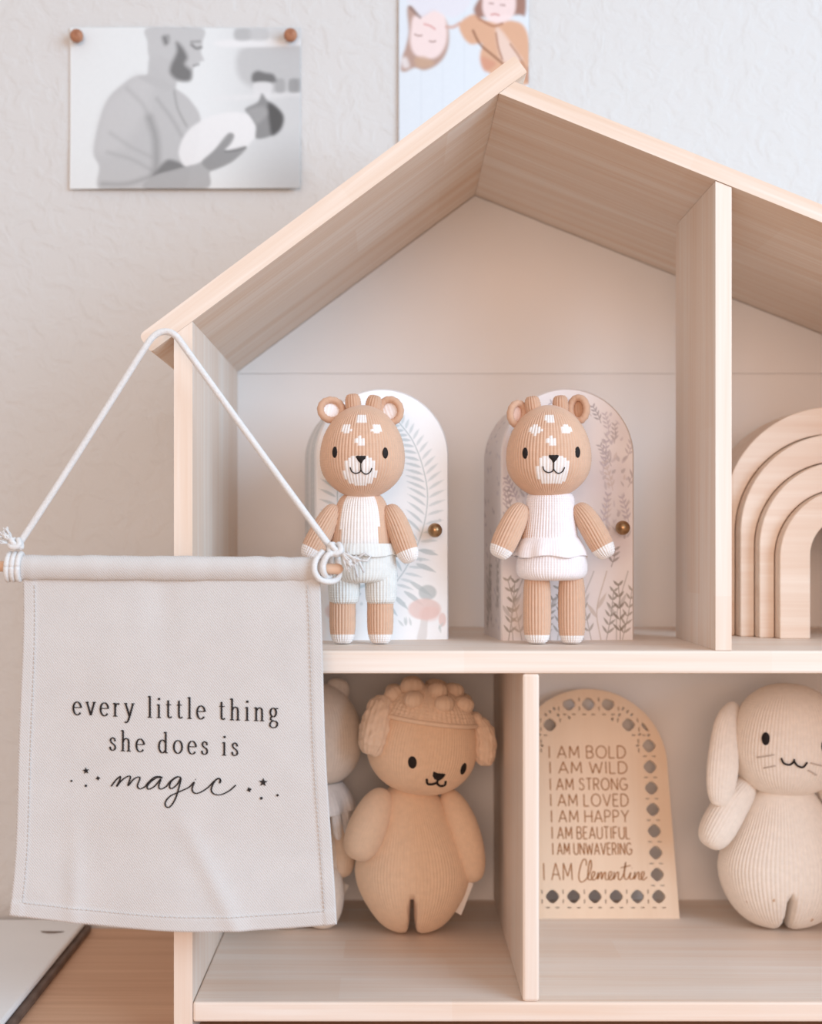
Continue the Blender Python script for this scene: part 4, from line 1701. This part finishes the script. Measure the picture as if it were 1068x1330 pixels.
def plaque_map(x, z, lift):
    return (x, -lift, z)


LINES = [('I AM BOLD', 713, 813, 969, 984.5, 1), ('I AM WILD', 714, 815, 989.5, 1004.5, 1), ('I AM STRONG', 714.5, 815, 1011, 1026, 1),
         ('I AM LOVED', 715, 816.5, 1031.5, 1047, 1), ('I AM HAPPY', 716, 817, 1052.5, 1068, 1), ('I AM BEAUTIFUL', 717, 818.5, 1074, 1089.5, 1),
         ('I AM UNWAVERING', 718, 821, 1095, 1110, 1), ('I AM', 706, 744, 1121, 1143, 1)]
for text, xa, xb, yt, yb, _ in LINES:
    a = pl.from_px(xa, yb)
    b = pl.from_px(xb, yb)
    h = pl.from_px((xa + xb) / 2, yt)[1] - a[1]
    st, W = layout(text, CAPS, 0.26, 0.42)
    kx = (b[0] - a[0]) / W
    parts = []
    for s_ in st:
        for sg_ in corner_split(s_):
            q = [(a[0] + x * kx, a[1] + (b[1] - a[1]) * x / W + z * h) for x, z in sg_]
            parts.append(ribbon(dens(q, 0.002), lambda d, k: 0.00042, plaque_map, 0.00025))
    V, F = join_arrays(parts)
    link('engraved_line', mesh_any('engraved_line', V, F, False), plq, M['burn'])
CLEM = [[(330, 985), (328, 958), (315, 952), (300, 985), (290, 1040), (300, 1070), (322, 1062), (340, 1038), (356, 990), (352, 955), (342, 985), (338, 1045), (350, 1060), (368, 1040),
         (374, 1020), (362, 1018), (356, 1045), (366, 1060), (384, 1048), (392, 1020), (389, 1056), (402, 1024), (410, 1022), (409, 1056), (422, 1024), (430, 1022), (429, 1052), (440, 1058),
         (458, 1040), (462, 1018), (450, 1020), (446, 1048), (458, 1060), (472, 1044), (476, 1018), (473, 1056), (488, 1024), (498, 1020), (497, 1052), (508, 1058), (524, 1030), (536, 966),
         (528, 1030), (534, 1056), (548, 1050), (562, 1020), (557, 1050), (567, 1056), (580, 1040), (584, 1018), (580, 1056), (596, 1024), (606, 1022), (604, 1052), (614, 1057), (628, 1040),
         (632, 1018), (621, 1020), (617, 1046), (628, 1060), (648, 1044)], [(510, 996), (535, 990), (562, 984)], [(566, 998), (568, 1000)]]
parts = []
for s_ in CLEM:
    q = [pl.from_px(680 + x / 4.03, 880 + y / 4.03) for x, y in s_]
    c = catmull(q, 6)
    parts.append(ribbon(c, lambda d, k: 0.00033 + 0.00012 * abs(d[1]), plaque_map, 0.00028))
V, F = join_arrays(parts)
link('engraved_name', mesh_any('engraved_name', V, F, False), plq, M['burn'])

# ------------------------------------------------------------------ canvas banner
YBn = -0.026
kb = (D + YBn) / D
bo = P(214, 738, YBn)
ban = thing('canvas_banner', tuple(bo), 'white canvas banner with black lettering hanging on a cord from the roof corner', 'banner')


def bpx(px, py, dy=0.0):
    """picture point on the banner plane -> local"""
    return P(px, py, YBn) - bo + np.array([0, dy, 0])


def cloth(px, py, lift=0.0):
    """relief of the hanging cloth at a picture point of its plane"""
    v = (py - 745) / 450.0
    u = (px - 20) / 405.0
    d = 0.0022 * math.sin(u * 5.2 + 1.1 * v + 0.5) * (0.25 + v) + 0.0013 * math.sin(u * 11 - 3.0 * v + 1.7) * (0.15 + 0.6 * v)
    d += 0.0009 * math.sin(u * 3 + v * 13 + 0.7) * (1 - 0.5 * v)
    # soft diagonal crease low on the right, vertical one low on the left
    d += -0.0016 * math.exp(-((u - 0.62 - 0.55 * (v - 0.85)) / 0.035) ** 2) * smoothstep(0.62, 0.9, v)
    d += -0.0013 * math.exp(-((u - 0.19) / 0.03) ** 2) * smoothstep(0.6, 0.95, v)
    d += 0.0010 * math.exp(-((u - 0.47) / 0.05) ** 2) * smoothstep(0.35, 0.05, v)
    d += -0.004 * smoothstep(0.75, 1.0, v)
    return bpx(px, py, d - lift)


def edges(v):
    xl = 29 - 4 * v - 12 * v ** 2.5 + 1.5 * math.sin(v * 9)
    xr = 414 + 8 * v ** 0.6 + 15 * v ** 1.6 + 1.2 * math.sin(v * 7 + 1)
    return xl, xr


nu, nv = 150, 170
V = []
for j in range(nv):
    v = j / (nv - 1)
    xl, xr = edges(v)
    for i in range(nu):
        u = i / (nu - 1)
        px = xl + (xr - xl) * u
        yb = 1187 + 11 * u + 13 * math.sin(math.pi * u) ** 0.8
        py = 742 + (yb - 742) * v
        hem = 0.0007 * (1 - smoothstep(14, 17, min(px - xl, xr - px))) + 0.0007 * (1 - smoothstep(17, 20, yb - py))
        V.append(cloth(px, py, hem))
me = np_mesh('cloth', np.array(V), grid_faces(nu, nv)[:, ::-1], True)
cl = link('cloth', me, ban, M['canvas'])
so = cl.modifiers.new('thickness', 'SOLIDIFY')
so.thickness = 0.0009
so.offset = -1
# hem stitching: short raised dashes
parts = []


def dash_line(path, step=6.2, ln=4.2):
    p = dens(path, 1.0)
    k = 0
    while k + int(ln) < len(p):
        a, b = p[k], p[k + int(ln)]
        qs = [cloth(a[0] + (b[0] - a[0]) * t, a[1] + (b[1] - a[1]) * t, 0.0009) for t in np.linspace(0, 1, 4)]
        parts.append(tube_arrays(qs, 0.00028, 5, (0, 1, 0)))
        k += int(step)


dash_line([(edges(v)[0] + 15.5, 760 + 424 * v) for v in np.linspace(0, 0.985, 12)])
dash_line([(edges(v)[1] - 15.5, 760 + 430 * v) for v in np.linspace(0, 0.985, 12)])
dash_line([(edges(1)[0] + (edges(1)[1] - edges(1)[0]) * u, 1187 + 11 * u + 13 * math.sin(math.pi * u) ** 0.8 - 18.5) for u in np.linspace(0.03, 0.97, 14)])
Vv, Ff = join_arrays(parts)
st_o = link('hem_stitching', mesh_any('hem_stitching', Vv, Ff), cl, M['canvas'])
st_o['kind'] = 'stuff'
# sleeve round the dowel
nth, nl = 30, 140
V = []
for j in range(nl):
    x = 13 + (417 - 13) * j / (nl - 1)
    puck = 0.9 * math.sin(x * 0.33) * math.exp(-((x - 20) / 22) ** 2) * 1.6 + 1.1 * math.sin(x * 0.21 + 1) * math.exp(-((x - 390) / 45) ** 2) + 0.5 * math.sin(x * 0.06) + 0.35 * math.sin(x * 0.15 + 2)
    cy = 735 + 3.0 * (x - 13) / 400
    for i in range(nth):
        a = 2 * math.pi * i / nth
        rz = 14.5 + puck * (0.6 + 0.4 * math.cos(a + x * 0.05)) + (3.0 * max(0, -math.sin(a)) ** 3)
        ry_ = 10.5 + 0.5 * puck
        V.append(bpx(x, cy - rz * math.sin(a), -ry_ * S * math.cos(a)))
link('rod_sleeve', np_mesh('rod_sleeve', np.array(V), grid_faces(nth, nl, True), True), ban, M['canvas'])
tube('dowel', [bpx(-12, 735.5), bpx(-9, 735.5), bpx(440, 739), bpx(444, 739)], [4.5 * S, 6.8 * S, 6.8 * S, 5.0 * S], M['dowel'], ban, 18, ref=(0, 0, 1))
# cord
pts = catmull([bpx(24, 708), bpx(80, 622), bpx(150, 512), bpx(186, 455), bpx(200, 436, 0.001), bpx(214, 430, 0.002), bpx(228, 436, 0.001), bpx(244, 457), bpx(300, 534), bpx(370, 630), bpx(428, 709)], 10)
cd = tube('cord', pts, 4.3 * S, M['cord'], ban, 12, ref=(0, 1, 0))


def loop(name, x, cy, r, lean_, parent):
    p = []
    for k in range(29):
        a = 2 * math.pi * k / 28
        p.append(bpx(x + lean_ * math.sin(a) * 4, cy - r * math.sin(a), -r * 0.82 * S * math.cos(a)))
    return tube(name, p, 3.6 * S, M['cord'], parent, 10, ref=(1, 0, 0))


for x in (12, 19, 26):
    loop('cord_loop', x, 736, 17, 0.3, ban)
tube('cord_loop', catmull([bpx(420, 716, -0.004), bpx(411, 728, -0.008), bpx(410, 742, -0.009), bpx(418, 753, -0.008), bpx(432, 755, -0.004), bpx(440, 748, 0.003), bpx(438, 724, 0.006)], 8), 3.9 * S, M['cord'], ban, 10, ref=(0, 1, 0))
tube('cord_loop', catmull([bpx(440, 720, -0.004), bpx(428, 720, -0.008), bpx(421, 732, -0.009), bpx(422, 745, -0.008), bpx(428, 750, 0.002), bpx(430, 722, 0.006)], 8), 3.9 * S, M['cord'], ban, 10, ref=(0, 1, 0))


def knot(cx, cy, r, seed):
    rr = random.Random(seed)
    p = []
    for k in range(40):
        a = k / 39 * 4.6 * math.pi
        p.append(bpx(cx + r * 0.75 * math.cos(a) + 1.5 * math.sin(2.3 * a), cy + r * 0.6 * math.sin(a * 1.3), -0.004 + r * 0.6 * S * math.sin(a * 0.9 + 1)))
    return tube('knot', catmull(p, 3), 3.6 * S, M['cord'], ban, 8, ref=(0, 1, 0.3))


knot(436, 713, 10, 1)
knot(22, 706, 8, 2)


def tuft(x, y, ang, n, L, seed):
    rr = random.Random(seed)
    ps = []
    for k in range(n):
        a = math.radians(ang + rr.uniform(-26, 26))
        l = L * rr.uniform(0.7, 1.05)
        q = [bpx(x, y, -0.005), bpx(x + l * 0.5 * math.cos(a) + rr.uniform(-1, 1), y - l * 0.5 * math.sin(a), -0.006 + rr.uniform(-.002, .002)),
             bpx(x + l * math.cos(a) + rr.uniform(-2, 2), y - l * math.sin(a) + rr.uniform(-2, 2), -0.006 + rr.uniform(-.003, .003))]
        ps.append(tube_arrays(catmull(q, 5), 0.9 * S, 5, (0, 1, 0)))
    V, F = join_arrays(ps)
    o = link('frayed_end', mesh_any('frayed_end', V, F), ban, M['cord'])
    o['kind'] = 'stuff'


tuft(444, 716, -48, 60, 26, 3)
tuft(18, 703, 125, 26, 18, 4)
tuft(14, 706, 160, 16, 12, 5)

# lettering
LOW = {
    'e': (0.80, [[(0.10, 0.56), (0.74, 0.56)], arc(0.42, 0.49, 0.36, 0.50, 6, 322, 26)]),
    'v': (0.86, [[(0.10, 1), (0.44, 0.0)], [(0.44, 0.0), (0.78, 1)], [(-0.04, 1), (0.26, 1)], [(0.62, 1), (0.92, 1)]]),
    'r': (0.62, [[(0.18, 0), (0.18, 1)], [(0.18, 0.66), (0.30, 0.90), (0.44, 0.98), (0.58, 0.90)], [(0, 0), (0.40, 0)], [(0.0, 0.94), (0.18, 1)]]),
    'y': (0.86, [[(0.10, 1), (0.46, 0.02)], [(0.80, 1), (0.46, 0.0), (0.30, -0.36), (0.14, -0.48), (0.02, -0.40)], [(-0.04, 1), (0.26, 1)], [(0.64, 1), (0.94, 1)]]),
    'l': (0.40, [[(0.20, 0), (0.20, 1.62)], [(0, 0), (0.40, 0)], [(0.02, 1.56), (0.20, 1.62)]]),
    'i': (0.40, [[(0.20, 0), (0.20, 1)], [(0, 0), (0.40, 0)], [(0.02, 0.94), (0.20, 1)], [(0.19, 1.34), (0.20, 1.42), (0.19, 1.50)], [(0.24, 1.34), (0.23, 1.42), (0.24, 1.50)]]),
    't': (0.56, [[(0.22, 1.34), (0.22, 0.22), (0.28, 0.05), (0.40, 0.0), (0.54, 0.10)], [(0.02, 1), (0.50, 1)]]),
    'h': (0.96, [[(0.20, 0), (0.20, 1.62)], [(0.20, 0.72), (0.34, 0.92), (0.52, 0.99), (0.68, 0.90), (0.74, 0.68), (0.74, 0)], [(0, 0), (0.40, 0)], [(0.55, 0), (0.94, 0)], [(0.02, 1.56), (0.20, 1.62)]]),
    'n': (0.96, [[(0.20, 0), (0.20, 1)], [(0.20, 0.72), (0.34, 0.92), (0.52, 0.99), (0.68, 0.90), (0.74, 0.68), (0.74, 0)], [(0, 0), (0.40, 0)], [(0.55, 0), (0.94, 0)], [(0.02, 0.94), (0.20, 1)]]),
    'g': (0.86, [arc(0.38, 0.66, 0.27, 0.33, 0, 360, 22), [(0.58, 0.90), (0.70, 0.98), (0.84, 0.96)],
                 [(0.24, 0.36), (0.12, 0.22), (0.18, 0.08), (0.42, 0.02), (0.66, -0.04), (0.78, -0.20), (0.66, -0.42), (0.38, -0.50), (0.12, -0.42), (0.06, -0.24), (0.20, -0.04), (0.34, 0.02)]]),
    's': (0.66, [[(0.56, 0.72), (0.52, 0.90), (0.34, 1.0), (0.16, 0.92), (0.12, 0.72), (0.28, 0.56), (0.48, 0.44), (0.60, 0.26), (0.52, 0.06), (0.32, 0.0), (0.14, 0.08), (0.08, 0.28)]]),
    'd': (0.96, [arc(0.40, 0.49, 0.32, 0.50, 40, 320, 24), [(0.70, 0), (0.70, 1.62)], [(0.70, 0), (0.90, 0)], [(0.52, 1.56), (0.70, 1.62)]]),
    'o': (0.90, [arc(0.44, 0.5, 0.38, 0.50, 0, 360, 28)]),
}


def serif_line(text, xa, xb, ya, yb, xh):
    st, W = layout(text, LOW, 0.44, 0.86)
    k = (xb - xa) / W
    th, tn = 0.074 * xh, 0.034 * xh
    ps = []
    for s_ in st:
        for sg_ in corner_split(s_):
            c = catmull(sg_, 4) if len(sg_) > 3 else dens(sg_, 0.12)
            q = [(xa + x * k, ya + (yb - ya) * x / W - z * xh) for x, z in c]
            ps.append(ribbon(q, lambda d, kk: tn + (th - tn) * min(1, abs(d[1]) ** 1.3), cloth, 0.0006))
    V, F = join_arrays(ps)
    link('lettering', mesh_any('lettering', V, F, False), ban, M['ink'])


serif_line('every little thing', 94, 362, 928.5, 936.5, 17)
serif_line('she does is', 141.5, 310, 974.5, 981, 16.5)
MAG = [[(265, 444), (285, 418), (303, 403), (300, 420), (288, 444), (310, 418), (335, 402), (345, 406), (335, 440), (358, 414), (378, 404), (384, 412), (374, 440), (384, 452), (404, 444),
        (420, 425), (445, 404), (468, 402), (474, 408), (455, 406), (428, 424), (414, 444), (422, 453), (446, 440), (470, 412), (462, 440), (470, 452), (492, 442), (510, 420), (536, 402), (552, 406),
        (538, 403), (514, 420), (506, 442), (516, 450), (538, 432), (552, 408), (546, 440), (530, 492), (508, 524), (492, 522), (490, 504), (510, 480), (548, 462), (586, 444), (606, 424), (598, 452),
        (608, 468), (630, 466), (662, 446), (690, 418), (706, 410), (714, 418), (710, 428), (712, 412), (700, 410), (684, 430), (676, 456), (688, 472), (714, 475), (748, 460), (776, 436)],
       [(611, 412), (612, 413), (613, 414)]]
ps = []
for s_ in MAG:
    c = catmull([(60 + x / 3.141, 880 + y / 3.141) for x, y in s_], 6)
    ps.append(ribbon(c, lambda d, k: 0.62 + 0.42 * abs(d[1]), cloth, 0.0006))
V, F = join_arrays(ps)
link('lettering', mesh_any('lettering', V, F, False), ban, M['ink'])


def star(cx, cy, r, points=5, inner=0.42, rot=0.0, name='star'):
    pts = []
    for k in range(points * 2):
        a = math.pi / 2 + rot + math.pi * k / points
        rr = r if k % 2 == 0 else r * inner
        pts.append((cx + rr * math.cos(a), cy - rr * math.sin(a)))
    V = [cloth(x, y, 0.0006) for x, y in pts] + [cloth(cx, cy, 0.0006)]
    n = len(pts)
    link(name, mesh_any(name, np.array(V), [(i, (i + 1) % n, n) for i in range(n)], False), ban, M['ink'])


q_ = lambda x, y: (60 + x / 3.141, 880 + y / 3.141)
star(*q_(160, 382), 4.8, rot=0.1)
star(*q_(887, 425), 6.0, rot=-0.05)
star(*q_(210, 412), 3.2, 4, 0.55, 0.2, 'sparkle')
star(*q_(830, 455), 3.6, 4, 0.55, 0.3, 'sparkle')
for (x, y, r) in ((100, 424, 1.5), (160, 443, 1.8), (879, 490, 2.0), (945, 478, 1.7)):
    star(*q_(x, y), r, 6, 0.9, 0, 'dot')


# ------------------------------------------------------------------ photographs pinned to the wall
def photo(name, label, tl, w, h, nx, nz, paint, curl, base):
    """tl: picture point of its top left corner on the wall; w,h in metres"""
    kk = S * (D + YW) / D
    o_ = P(tl[0], tl[1], YW - 0.0015)
    root = thing(name, (o_[0], YW - 0.0006, o_[2]), label, 'photo', 'photos on the wall')
    xs = np.linspace(0, w, nx)
    zs_ = np.linspace(0, -h, nz)
    X, Z = np.meshgrid(xs, zs_)
    p = Painter(X / kk + tl[0], -Z / kk + tl[1], base)
    paint(p)
    Yc = -0.0008 - curl(X / w, -Z / h)
    V = np.stack([X, Yc, Z], -1).reshape(-1, 3)
    me = np_mesh('print', V, grid_faces(nx, nz), True, p.img.reshape(-1, 3))
    o = link('print', me, root, M['print'])
    so = o.modifiers.new('thickness', 'SOLIDIFY')
    so.thickness = 0.0004
    so.offset = 0
    return root


def crop1(x, y):
    return (70 + x / 3.141, 20 + y / 3.141)


def man_photo(p):
    g = lambda v, b=2: srgb(v - 1, v + 1, v + b)
    pc = lambda pts, col, a=1.0, soft=0.9: p.poly([crop1(*q) for q in pts], col, a * 0.94, soft * 1.7 + 0.6)
    ps_ = lambda pts, w, col, a=1.0, soft=1.0: p.stroke(catmull([crop1(*q) for q in pts], 6) if len(pts) > 2 else [crop1(*q) for q in pts], w, col, a * 0.9, soft * 1.4 + 0.4)
    # right side of the room is greyer
    p.blend(smoothstep(crop1(560, 0)[0], crop1(1000, 0)[0], p.X) * 0.75, g(196))
    p.blend(smoothstep(crop1(0, 430)[1], crop1(0, 700)[1], p.Y if hasattr(p, 'Y') else p.Z) * smoothstep(crop1(640, 0)[0], crop1(1000, 0)[0], p.X) * 0.5, g(168))
    pc([(770, 130), (1004, 120), (1004, 310), (900, 320), (760, 260)], g(186), 0.8, 3)
    pc([(690, 100), (1004, 96), (1004, 122), (690, 128)], g(232), 0.9, 1.2)
    for (x0, x1, v) in ((740, 800, 170), (800, 870, 190), (890, 945, 204)):
        pc([(x0, 55), (x1, 55), (x1, 98), (x0, 98)], g(v), 0.8, 1.5)
    pc([(680, 330), (1004, 312), (1004, 328), (690, 346)], g(226), 0.7, 2)
    for (x0, v) in ((905, 150), (960, 120), (985, 150)):
        pc([(x0, 262), (x0 + 34, 262), (x0 + 34, 310), (x0, 310)], g(v), 0.6, 1.2)
    # plant and pot
    pc([(808, 240), (830, 225), (860, 232), (895, 240), (905, 268), (870, 276), (812, 272)], g(92), 0.9, 1.6)
    pc([(815, 276), (885, 276), (878, 330), (825, 330)], g(222), 0.9, 1.2)
    # father: torso
    pc([(345, 245), (270, 290), (215, 350), (180, 450), (163, 560), (186, 620), (190, 712), (360, 712), (520, 712), (560, 640), (600, 440), (560, 350), (500, 300), (440, 262)], g(188), 1.0, 1.2)
    pc([(345, 245), (280, 300), (215, 360), (180, 470), (170, 560), (250, 560), (330, 470), (390, 360), (400, 280)], g(200), 0.7, 6)
    ps_([(390, 420), (415, 500), (420, 600), (412, 660)], 4, g(128), 0.7, 5)
    ps_([(300, 300), (360, 360), (390, 420)], 2.0, g(160), 0.5, 3)
    ps_([(230, 480), (320, 540), (400, 580)], 1.5, g(158), 0.5, 3)
    ps_([(220, 560), (320, 590), (410, 640)], 1.5, g(150), 0.5, 3)
    ps_([(200, 690), (300, 690), (400, 660)], 2.5, g(140), 0.6, 3)
    ps_([(420, 340), (480, 420), (520, 490)], 1.5, g(150), 0.6, 3)
    ps_([(490, 305), (505, 380), (540, 450)], 1.2, g(140), 0.7, 1.5)
    pc([(420, 640), (470, 590), (540, 625), (420, 655)], g(110), 0.9, 1.8)
    # neck and head
    pc([(395, 170), (380, 240), (345, 255), (440, 300), (490, 305), (500, 250), (470, 180)], g(188), 1.0, 1.2)
    pc([(386, 51), (382, 110), (388, 170), (420, 215), (470, 262), (520, 270), (560, 262), (570, 215), (600, 188), (612, 182), (600, 150), (606, 110), (600, 51)], g(192), 1.0, 1.0)
    pc([(500, 110), (500, 150), (478, 200), (474, 235), (500, 262), (540, 270), (560, 258), (560, 225), (535, 200), (545, 170), (525, 130)], g(104), 0.95, 2.2)
    pc([(440, 85), (470, 80), (472, 110), (455, 126), (442, 110)], g(150), 0.9, 1.2)
    ps_([(452, 92), (458, 112)], 1.3, g(96), 0.8, 1.2)
    ps_([(562, 120), (580, 134), (600, 130)], 1.8, g(96), 0.8, 1.2)
    ps_([(560, 108), (596, 106)], 1.2, g(110), 0.7, 1.2)
    ps_([(570, 205), (590, 200)], 1.2, g(110), 0.8, 1.2)
    # swaddled baby
    pc([(510, 560), (540, 480), (600, 430), (680, 400), (760, 396), (810, 420), (826, 480), (780, 540), (700, 570), (600, 600), (540, 620)], g(232), 1.0, 1.2)
    pc([(780, 380), (830, 352), (848, 318), (870, 345), (905, 370), (935, 410), (925, 460), (890, 490), (826, 502), (822, 450), (800, 410)], g(136), 1.0, 1.2)
    pc([(872, 360), (905, 370), (936, 412), (926, 462), (890, 488), (878, 440)], g(76), 0.95, 2)
    pc([(790, 385), (850, 370), (870, 400), (830, 440), (805, 410)], g(166), 0.8, 2)
    # forearm and hand
    pc([(380, 712), (400, 665), (520, 625), (600, 600), (660, 545), (700, 500), (715, 480), (735, 490), (725, 520), (700, 550), (740, 552), (782, 535), (780, 552), (740, 590), (690, 620), (640, 640), (620, 712)], g(172), 1.0, 1.0)
    pc([(605, 600), (655, 550), (705, 485), (733, 486), (716, 525), (700, 552), (782, 536), (736, 592), (690, 618), (640, 636)], g(146), 0.9, 1.2)
    ps_([(700, 556), (740, 552), (780, 540)], 1.2, g(96), 0.7, 1.0)
    # thin white print border on the left and below
    p.blend((p.X < 93.5) * 1.0, srgb(236, 240, 241))


ph1 = photo('photo_print', 'black and white photo of bearded man cradling swaddled baby, pinned on wall', (91, 36), 0.1945, 0.1365, 240, 170, man_photo,
            lambda u, v: 0.004 * smoothstep(0.6, 1.0, v) * (0.4 + 0.9 * u) + 0.0006 * np.sin(u * 6), srgb(226, 231, 232))


def kids_photo(p):
    c3 = lambda x, y: (500 + x / 4.855, y / 4.855)
    pc = lambda pts, col, a=1.0, soft=1.2: p.poly([c3(*q) for q in pts], col, a * 0.92, soft * 1.6 + 0.5)
    ps_ = lambda pts, w, col, a=1.0, soft=1.0: p.stroke(catmull([c3(*q) for q in pts], 6) if len(pts) > 2 else [c3(*q) for q in pts], w, col, a, soft)
    # vertical boards in the pale backdrop
    for k in range(6):
        x = 519 + 28 * k
        p.stroke([(x, -60), (x, 220)], 0.6, srgb(206, 214, 222), 0.6, 0.8)
    # child lying head-down on the left: hair, face, shoulders
    skin, skin2 = srgb(240, 222, 220), srgb(232, 206, 200)
    pc([(140, 60), (170, 40), (240, 90), (300, 60), (385, 130), (405, 240), (385, 340), (330, 410), (250, 445), (190, 430), (130, 455), (100, 440), (110, 360), (130, 300), (150, 200)], srgb(176, 142, 126), 1.0, 1.6)
    pc([(180, 110), (240, 100), (300, 60), (370, 90), (392, 190), (380, 290), (330, 360), (250, 375), (185, 340), (160, 270), (165, 180)], skin, 1.0, 1.8)
    pc([(190, 370), (250, 360), (310, 400), (260, 430), (200, 420)], srgb(196, 164, 140), 0.9, 2)
    pc([(100, 380), (135, 365), (155, 420), (120, 430)], srgb(226, 222, 222), 0.9, 2)
    ps_([(190, 220), (212, 228), (232, 226)], 1.2, srgb(150, 120, 112), 0.7, 1.0)
    ps_([(282, 262), (300, 266), (318, 262)], 1.2, srgb(150, 120, 112), 0.7, 1.0)
    ps_([(250, 155), (285, 165), (315, 185)], 1.4, srgb(214, 160, 156), 0.8, 1.2)
    pc([(140, 0), (175, 40), (225, 110), (310, 70), (380, 100), (440, 110), (500, 70), (540, 0), (480, -160), (300, -220), (150, -120)], srgb(222, 222, 230), 1.0, 1.8)
    ps_([(160, 50), (190, 80), (222, 112)], 2.0, srgb(120, 98, 90), 0.6, 1.5)
    ps_([(390, 172), (430, 172), (470, 150)], 2.4, srgb(206, 170, 158), 0.8, 1.5)
    # child upright on the right: coat, face, hair
    coat, coat2 = srgb(214, 164, 128), srgb(196, 140, 106)
    pc([(470, 150), (560, 90), (640, 130), (800, 130), (880, 170), (915, 300), (915, 520), (780, 520), (640, 450), (600, 360), (610, 280), (540, 280), (490, 230)], coat, 1.0, 1.6)
    pc([(610, 360), (700, 400), (640, 450), (610, 420)], srgb(206, 148, 124), 0.9, 2)
    pc([(700, 190), (740, 200), (830, 330), (860, 380), (740, 385)], srgb(230, 208, 196), 0.9, 2)
    ps_([(555, 195), (600, 280), (680, 350), (740, 400)], 1.6, srgb(140, 96, 72), 0.8, 1.2)
    ps_([(700, 210), (715, 300), (740, 375)], 1.2, srgb(160, 112, 88), 0.8, 1.2)
    ps_([(790, 280), (840, 350), (880, 420)], 1.2, srgb(160, 112, 88), 0.7, 1.2)
    pc([(560, 60), (600, -20), (640, -120), (800, -140), (880, -60), (885, 90), (830, 95), (620, 110), (590, 120)], srgb(150, 104, 84), 1.0, 1.8)
    pc([(615, 20), (630, -40), (720, -80), (810, -40), (825, 40), (800, 110), (720, 150), (650, 125), (620, 80)], srgb(240, 220, 218), 1.0, 1.6)
    ps_([(672, 94), (695, 90), (718, 97)], 1.4, srgb(206, 150, 146), 0.8, 1.1)
    ps_([(730, 32), (755, 34)], 1.3, srgb(150, 116, 108), 0.6, 1.1)
    ps_([(660, 22), (682, 24)], 1.3, srgb(150, 116, 108), 0.6, 1.1)
    ps_([(600, 125), (680, 165), (740, 150)], 1.6, srgb(170, 120, 94), 0.8, 1.4)
    pc([(885, 430), (925, 430), (925, 520), (880, 510)], srgb(186, 140, 116), 0.9, 1.4)


ph2 = photo('photo_print', 'colour photo of two children, one upside down, on wall above roof peak', (518, -46), 0.1095, 0.160, 170, 240, kids_photo,
            lambda u, v: 0.0010 * v + 0.0008 * (1 - u), srgb(218, 226, 233))


def push_pin(px, py, label):
    o_ = P(px, py, YW - 0.010)
    root = thing('push_pin', (o_[0], YW - 0.002, o_[2]), label, 'pin', 'wooden push pins')
    # turned wooden ball head: lathe about Y
    prof = [(0.0, -0.0125), (0.0030, -0.0120), (0.0052, -0.0095), (0.0056, -0.0070), (0.0046, -0.0042), (0.0030, -0.0030), (0.0034, -0.0022), (0.0034, -0.0012), (0.0, -0.0012)]
    c = catmull(prof, 5)
    th = np.linspace(0, 2 * np.pi, 24, endpoint=False)
    V = np.array([[max(r, 1e-5) * math.cos(a), y, max(r, 1e-5) * math.sin(a)] for r, y in c for a in th])
    link('head', np_mesh('head', V, grid_faces(24, len(c), True), True), root, M['pin'])
    tube('needle', [(0, -0.002, 0), (0, 0.004, 0)], 0.0005, M['steel'], root, 8, ref=(0, 0, 1))
    root.rotation_euler = (math.radians(6), 0, math.radians(-8))
    return root


push_pin(101, 45, 'brown wooden push pin in left corner of the black and white photo')
push_pin(379, 44, 'brown wooden push pin in right corner of the black and white photo')

# ------------------------------------------------------------------ flat white case on the dresser
xb = -0.2515
fc = thing('flat_case', (-0.40, 0.12, ZT), 'flat white case with dark rim lying on dresser top beneath the banner', 'case')
box('base', -0.56, xb, -0.05, 0.2575, ZT, ZT + 0.0055, M['dark_edge'], fc, 0.0015)
ld = box('lid', -0.558, xb - 0.004, -0.049, 0.2565, ZT + 0.0056, ZT + 0.0105, M['white_plastic'], fc, 0.0022)
# crescent thumb notch near the far corner
c0 = np.array([(70 - 510) * S * (D + 0.222) / D, 0.222])
pts = [(c0[0] + 0.0105 * math.cos(a), c0[1] + 0.007 * math.sin(a)) for a in np.linspace(math.radians(200), math.radians(330), 16)]
lo = np.array(fc.location) + np.array(ld.location)
tube('thumb_notch', [np.array([x, y, ZT + 0.0106]) - lo for x, y in pts], [0.0003 + 0.0010 * math.sin(math.pi * k / 15) for k in range(16)], M['dark_edge'], ld, 8, ref=(0, 0, 1))
print('TRIS', sum(len(o.data.loops) - 2 * len(o.data.polygons) for o in bpy.data.objects if o.type == 'MESH'))
